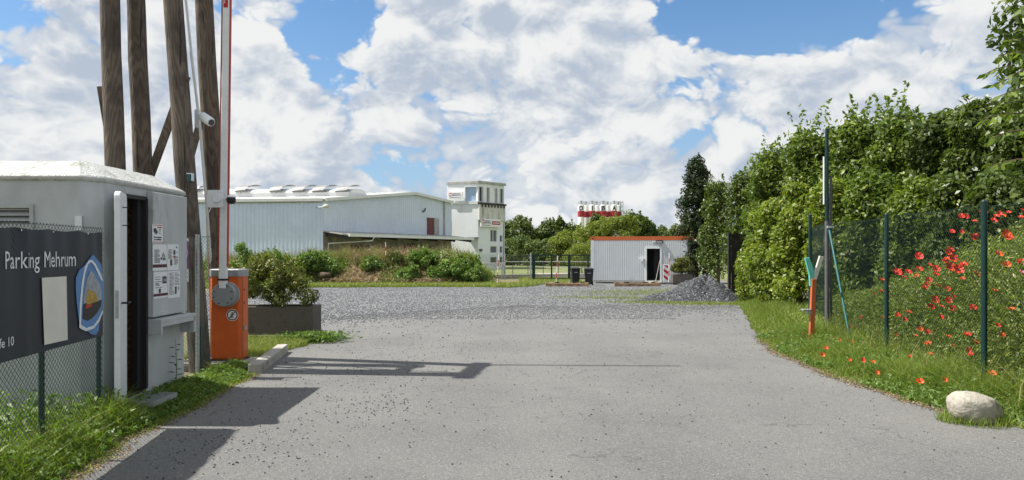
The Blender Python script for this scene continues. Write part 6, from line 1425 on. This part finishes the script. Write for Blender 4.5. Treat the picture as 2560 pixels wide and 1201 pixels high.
# ================================================================ NEAR RIGHT
rf_ = empty('mesh_fence', 'green chain link fence with round green posts in front of the poppy bank', 'fence', loc=(FB.x, FB.y, 0)); RO = rf_.location.copy()
FE = Vector((P(2023, 0, 15.2).x + .05, 15.2, 0))
for a_, b_, z1 in ((FA, FB, 2.10), (FB, FC, 2.12), (FC, FD, 2.10), (FD, FE, 2.12)):
    chainlink(a_, b_, .08, z1, .055, .0016 if a_.y < 7 else .0020, M['green_wire'], rf_, origin=RO)
    for z in (.10, 1.1, z1): 
        mb = MB(); m_ = (a_ + b_) / 2; mb.tube([a_ - RO + Vector((0, 0, z)), m_ - RO + Vector((0, 0, z - .03)), b_ - RO + Vector((0, 0, z))], .0025, 5); mb.build('tension_wire', M['green_wire'], rf_)
for q, z, r_ in ((FB, 2.15, .032), (FC, 2.14, .030), (FE, 2.38, .035)):
    mb = MB(); c_ = q - RO + Vector((-.03, 0, 0)); mb.tube([c_, c_ + Vector((0, 0, z))], r_, 14); mb.tube([c_ + Vector((0, 0, z)), c_ + Vector((0, 0, z + .02))], [r_ + .003, r_ * .6], 14); mb.build('post', M['green_post'], rf_, smooth=True)
mb = MB(); c_ = FD - RO; e_ = P(2131, 890, 11.6) - RO; e_.z = 0; mb.tube([e_, c_ + Vector((-.02, -.04, 2.02))], .021, 10); mb.build('strut', M['turq'] if False else mat('teal_strut', (.012, .10, .10), .4), rf_, smooth=True)
mb = MB(); mb.box(c_.x - .06, c_.x + .05, c_.y - .08, c_.y + .04, 2.02, 2.06); mb.build('clamp', M['alu'], rf_)
# tall post
o = empty('tall_post', 'tall green and grey post rising above the fence corner', 'post', loc=(FD.x - .04, FD.y, 0)); mb = MB(); mb.tube([(0, 0, 0), (0, 0, 2.15)], .036, 14); mb.build('lower_tube', M['steel'], o, smooth=True)
mb = MB(); mb.tube([(0, 0, 2.13), (0, 0, 3.80)], .032, 14); mb.build('upper_tube', M['green_post'], o, smooth=True)
mb = MB(); mb.tube([(.085, .03, .1), (.085, .03, 2.95)], .022, 10); mb.build('side_rod', M['steel'], o, smooth=True)
mb = MB(); mb.tube([(-.055, 0, 2.45), (-.055, 0, 3.30)], .016, 8); mb.build('white_sleeve', M['white'], o, smooth=True)
# forked arm rest
fo = Vector((P(2027, 0, 12.1).x, 12.1, 0)); o = empty('arm_rest_post', 'orange forked rest post with turquoise and grey prongs for the boom arm', 'post', loc=fo)
def f3(px, py): return P(px, py, 12.1) - fo
mb = MB(); a_ = f3(2027, 868); mb.bar(Vector((a_.x, 0, -.02)), f3(2034, 698), .072, .07, up=(0, 1, 0)); mb.build('stem', M['forkorange'], o, bevel=.005)
mb = MB(); mb.prism([f3(2013, 646) , f3(2024, 644), f3(2037, 680), f3(2035, 716), f3(2026, 716), f3(2024, 688)], Vector((0, .05, 0))); mb.build('prong', M['turq'], o, bevel=.003)['label'] = 'turquoise prong'
mb = MB(); mb.prism([f3(2050, 640), f3(2060, 642), f3(2042, 700), f3(2034, 702), f3(2036, 686)], Vector((0, .05, 0))); mb.build('prong', M['offw'], o, bevel=.003)['label'] = 'grey white prong'
mb = MB(); q = f3(2018, 775); mb.box(q.x - .09, q.x + .05, -.06, .06, q.z - .012, q.z + .012); mb.box(q.x - .02, q.x + .06, -.05, .03, q.z - .07, q.z - .012); mb.build('sensor', M['galv'], o, bevel=.004)

# boulder
rc = P(2440, 1014, 6.75)
mb = MB(); n1, n2 = 26, 16; rings = []; rs = random.Random(4)
from mathutils import noise as mn
for j in range(n2 + 1):
    th = math.pi * j / n2; ring = []
    for k in range(n1):
        a = 2 * math.pi * k / n1; dvv = Vector((math.sin(th) * math.cos(a), math.sin(th) * math.sin(a), -math.cos(th)))
        sgn = lambda v, e: math.copysign(abs(v) ** e, v)
        q = Vector((sgn(dvv.x, .72) * .235, sgn(dvv.y, .72) * .17, sgn(dvv.z, .70) * .165)); f = 1 + .10 * mn.noise(dvv * 1.6 + Vector((3, 1, 2))) + .05 * mn.noise(dvv * 4.5)
        q *= f; q.z -= max(0, q.x) * .25; q.x += q.z * -.10
        if q.x > .05 and q.y < 0: q.y += .05 * min(1, (q.x - .05) / .1)
        ring.append(q)
    rings.append(ring)
mb.loft(rings); bo = mb.build('boulder', mat('granite', (.37, .345, .29), .85, var=.22, scale=9, bump=.022, bscale=16, dirt=(.17, .155, .125), dirt_scale=9, dirt_lo=.50, dirt_hi=.66), smooth='all')
bo.location = (rc.x, rc.y, .13); tag(bo, 'pale rounded boulder at the road edge below the third fence post', 'boulder')
n = 900; a = RNG.uniform(0, 6.28, n); x = rc.x + np.cos(a) * RNG.uniform(.2, .34, n); y = rc.y + np.sin(a) * RNG.uniform(.14, .30, n)
grass('boulder_grass', np.stack([x, y, np.zeros(n)], 1), RNG.uniform(.04, .13, n), RNG.uniform(.004, .008, n), M['grass'], 'tufts of grass pressed around the pale boulder', lean=.9)

# ---------------------------------------------------------------- poppies
def poppy_proto(m_):
    o = empty('poppy', 'x', 'poppy'); r_ = .042
    for k in range(5):
        a = k * 2 * math.pi / 5 + random.uniform(-.2, .2); mb = MB(); c = Vector((math.cos(a), math.sin(a), 0)); t_ = Vector((-c.y, c.x, 0)); rr = r_ * random.uniform(.85, 1.1)
        pts = [Vector((0, 0, -.010)), c * rr * .5 + t_ * rr * .45 + Vector((0, 0, .004)), c * rr * .95 + t_ * rr * .55 + Vector((0, 0, .022)), c * rr * 1.08 + Vector((0, 0, .012)), c * rr * .95 - t_ * rr * .55 + Vector((0, 0, .022)), c * rr * .5 - t_ * rr * .45 + Vector((0, 0, .004))]
        mb.add(pts, [(0, 1, 2, 3), (0, 3, 4, 5)]); mb.build('petal', m_, o)
    mb = MB(); mb.tube([(0, 0, -.006), (0, 0, .010)], .008, 7); mb.build('seed_head', M['pdark'], o)
    mb = MB(); mb.tube([(0, 0, -.008), (.01, .01, -.18), (.02, .0, -.36)], .0022, 4); mb.build('stem', M['stem'], o)
    return o
protos = {}
ppx = [(652,335),(707,378),(741,400),(741,430),(653,402),(641,437),(809,315),(800,350),(828,345),(801,397),(857,403),(884,378),(877,450),(703,457),(694,480),(683,497),(596,416),(525,413),(541,418),(467,460),(463,516),(423,530),(578,445),(735,560),(718,595),(705,590),(768,595),(797,503),(828,538),(805,562),(823,602),(930,600),(543,638),(598,624),(579,661),(471,653),(352,650),(765,647),(535,735),(637,745),(659,710),(697,727),(803,748),(904,740),(826,795),(702,785),(604,851),(713,840),(683,882),(908,820),(918,842),(949,780),(873,128),(893,128),(984,107),(938,153),(825,207),(873,208),(931,238),(945,230),(1068,112),(1085,125),(1040,150),(1117,108),(1195,100),(1180,133),(1100,225),(1130,240),(1065,323),(1104,378),(1175,370),(1192,360),(1050,513),(1129,608),(1078,740),(1032,940),(1060,690),(755,487),(950,425),(297,700),(303,775),(225,757),(243,767),(155,843),(297,870),(362,870),(417,880),(435,935),(786,972),(657,980),(173,808),(645,345),(815,300),(790,358),(812,390),(1055,128),(1110,235),(865,132),(1190,425)]
PL = []
for i, (zx, zy) in enumerate(ppx):
    px, py = 1980 + zx * .483, 480 + zy * .483
    dd = 6.0; hit = None
    while dd < 16:
        p = P(px, py, dd); hgt = float(bankH(p.x, p.y)) if p.x > float(XF(p.y)) - .05 else (.20 if p.x > float(XR(p.y)) + .1 else -1)
        if p.z <= hgt + .02: hit = p; break
        dd += .04
    if hit is None: hit = P(px, py, 11.5)
    if i == len(ppx) - 1: key = 'pink'
    elif (zy > 690 and i % 3 == 0) or (zx, zy) in ((1050,513),(1129,608),(1032,940),(417,880),(1104,378),(1078,740),(155,843),(173,808),(657,980),(786,972)) or i % 7 == 5: key = 'poppyo'
    else: key = 'poppy'
    hit = hit + Vector((0, -.02, 0)); s_ = (1.08 if zy < 650 else .88) * random.uniform(.7, 1.2) * (1.2 if key != 'pink' and zy < 420 and i % 2 == 0 else 1) * (.75 if zy > 800 and zx < 450 else 1)
    post = hit.x - float(XF(hit.y))
    if post < -.02: lab, gp_ = 'poppy bloom in the verge grass between road and fence', 'poppies on the verge'
    elif px < 2222: lab, gp_ = 'poppy bloom behind the mesh left of the second fence post', 'poppies left of the second post'
    elif px < 2467: lab, gp_ = 'poppy bloom behind the mesh between the second and third posts', 'poppies between the second and third posts'
    else: lab, gp_ = 'poppy bloom behind the mesh right of the third fence post', 'poppies right of the third post'
    lab = {'poppy': 'red ', 'poppyo': 'orange ', 'pink': 'single pink '}[key] + lab; gp_ = {'poppy': 'red ', 'poppyo': 'orange ', 'pink': 'pink '}[key] + gp_
    if key not in protos: o = protos[key] = poppy_proto(M[key])
    else: o = copy_tree(protos[key])
    o.location = hit; o.rotation_euler = (rad(random.uniform(15, 62)), rad(random.uniform(-25, 25)), 0); o.scale = (s_, s_, s_)
    o['label'] = lab; o['group'] = gp_; PL.append((o, key, gp_, px, py))
ORD = ['first', 'second', 'third', 'fourth', 'fifth', 'sixth', 'seventh', 'eighth', 'ninth', 'tenth', 'eleventh', 'twelfth', 'thirteenth', 'fourteenth', 'fifteenth', 'sixteenth', 'seventeenth', 'eighteenth', 'nineteenth', 'twentieth']
bands = [(0, 600, 'topmost'), (600, 668, 'upper'), (668, 760, 'middle'), (760, 855, 'lower'), (855, 1300, 'lowest')]
for col_, gname in sorted({(p[1], p[2]) for p in PL}):
    for lo2, hi2, bn_ in bands:
        row_ = sorted([p for p in PL if p[1] == col_ and p[2] == gname and lo2 <= p[4] < hi2], key=lambda p: p[3])
        where = gname.split('poppies ')[1]
        cw = {'poppy': 'red', 'poppyo': 'orange', 'pink': 'pink'}[col_]
        for k_, p in enumerate(row_):
            if col_ == 'pink': p[0]['label'] = 'single pink poppy at the right edge of the poppy bank'; continue
            p[0]['label'] = '%s poppy, %s from the left in the %s band %s' % (cw, ORD[k_], bn_, where) if len(row_) > 1 else 'only %s poppy in the %s band %s' % (cw, bn_, where)
bpy.context.view_layer.update()
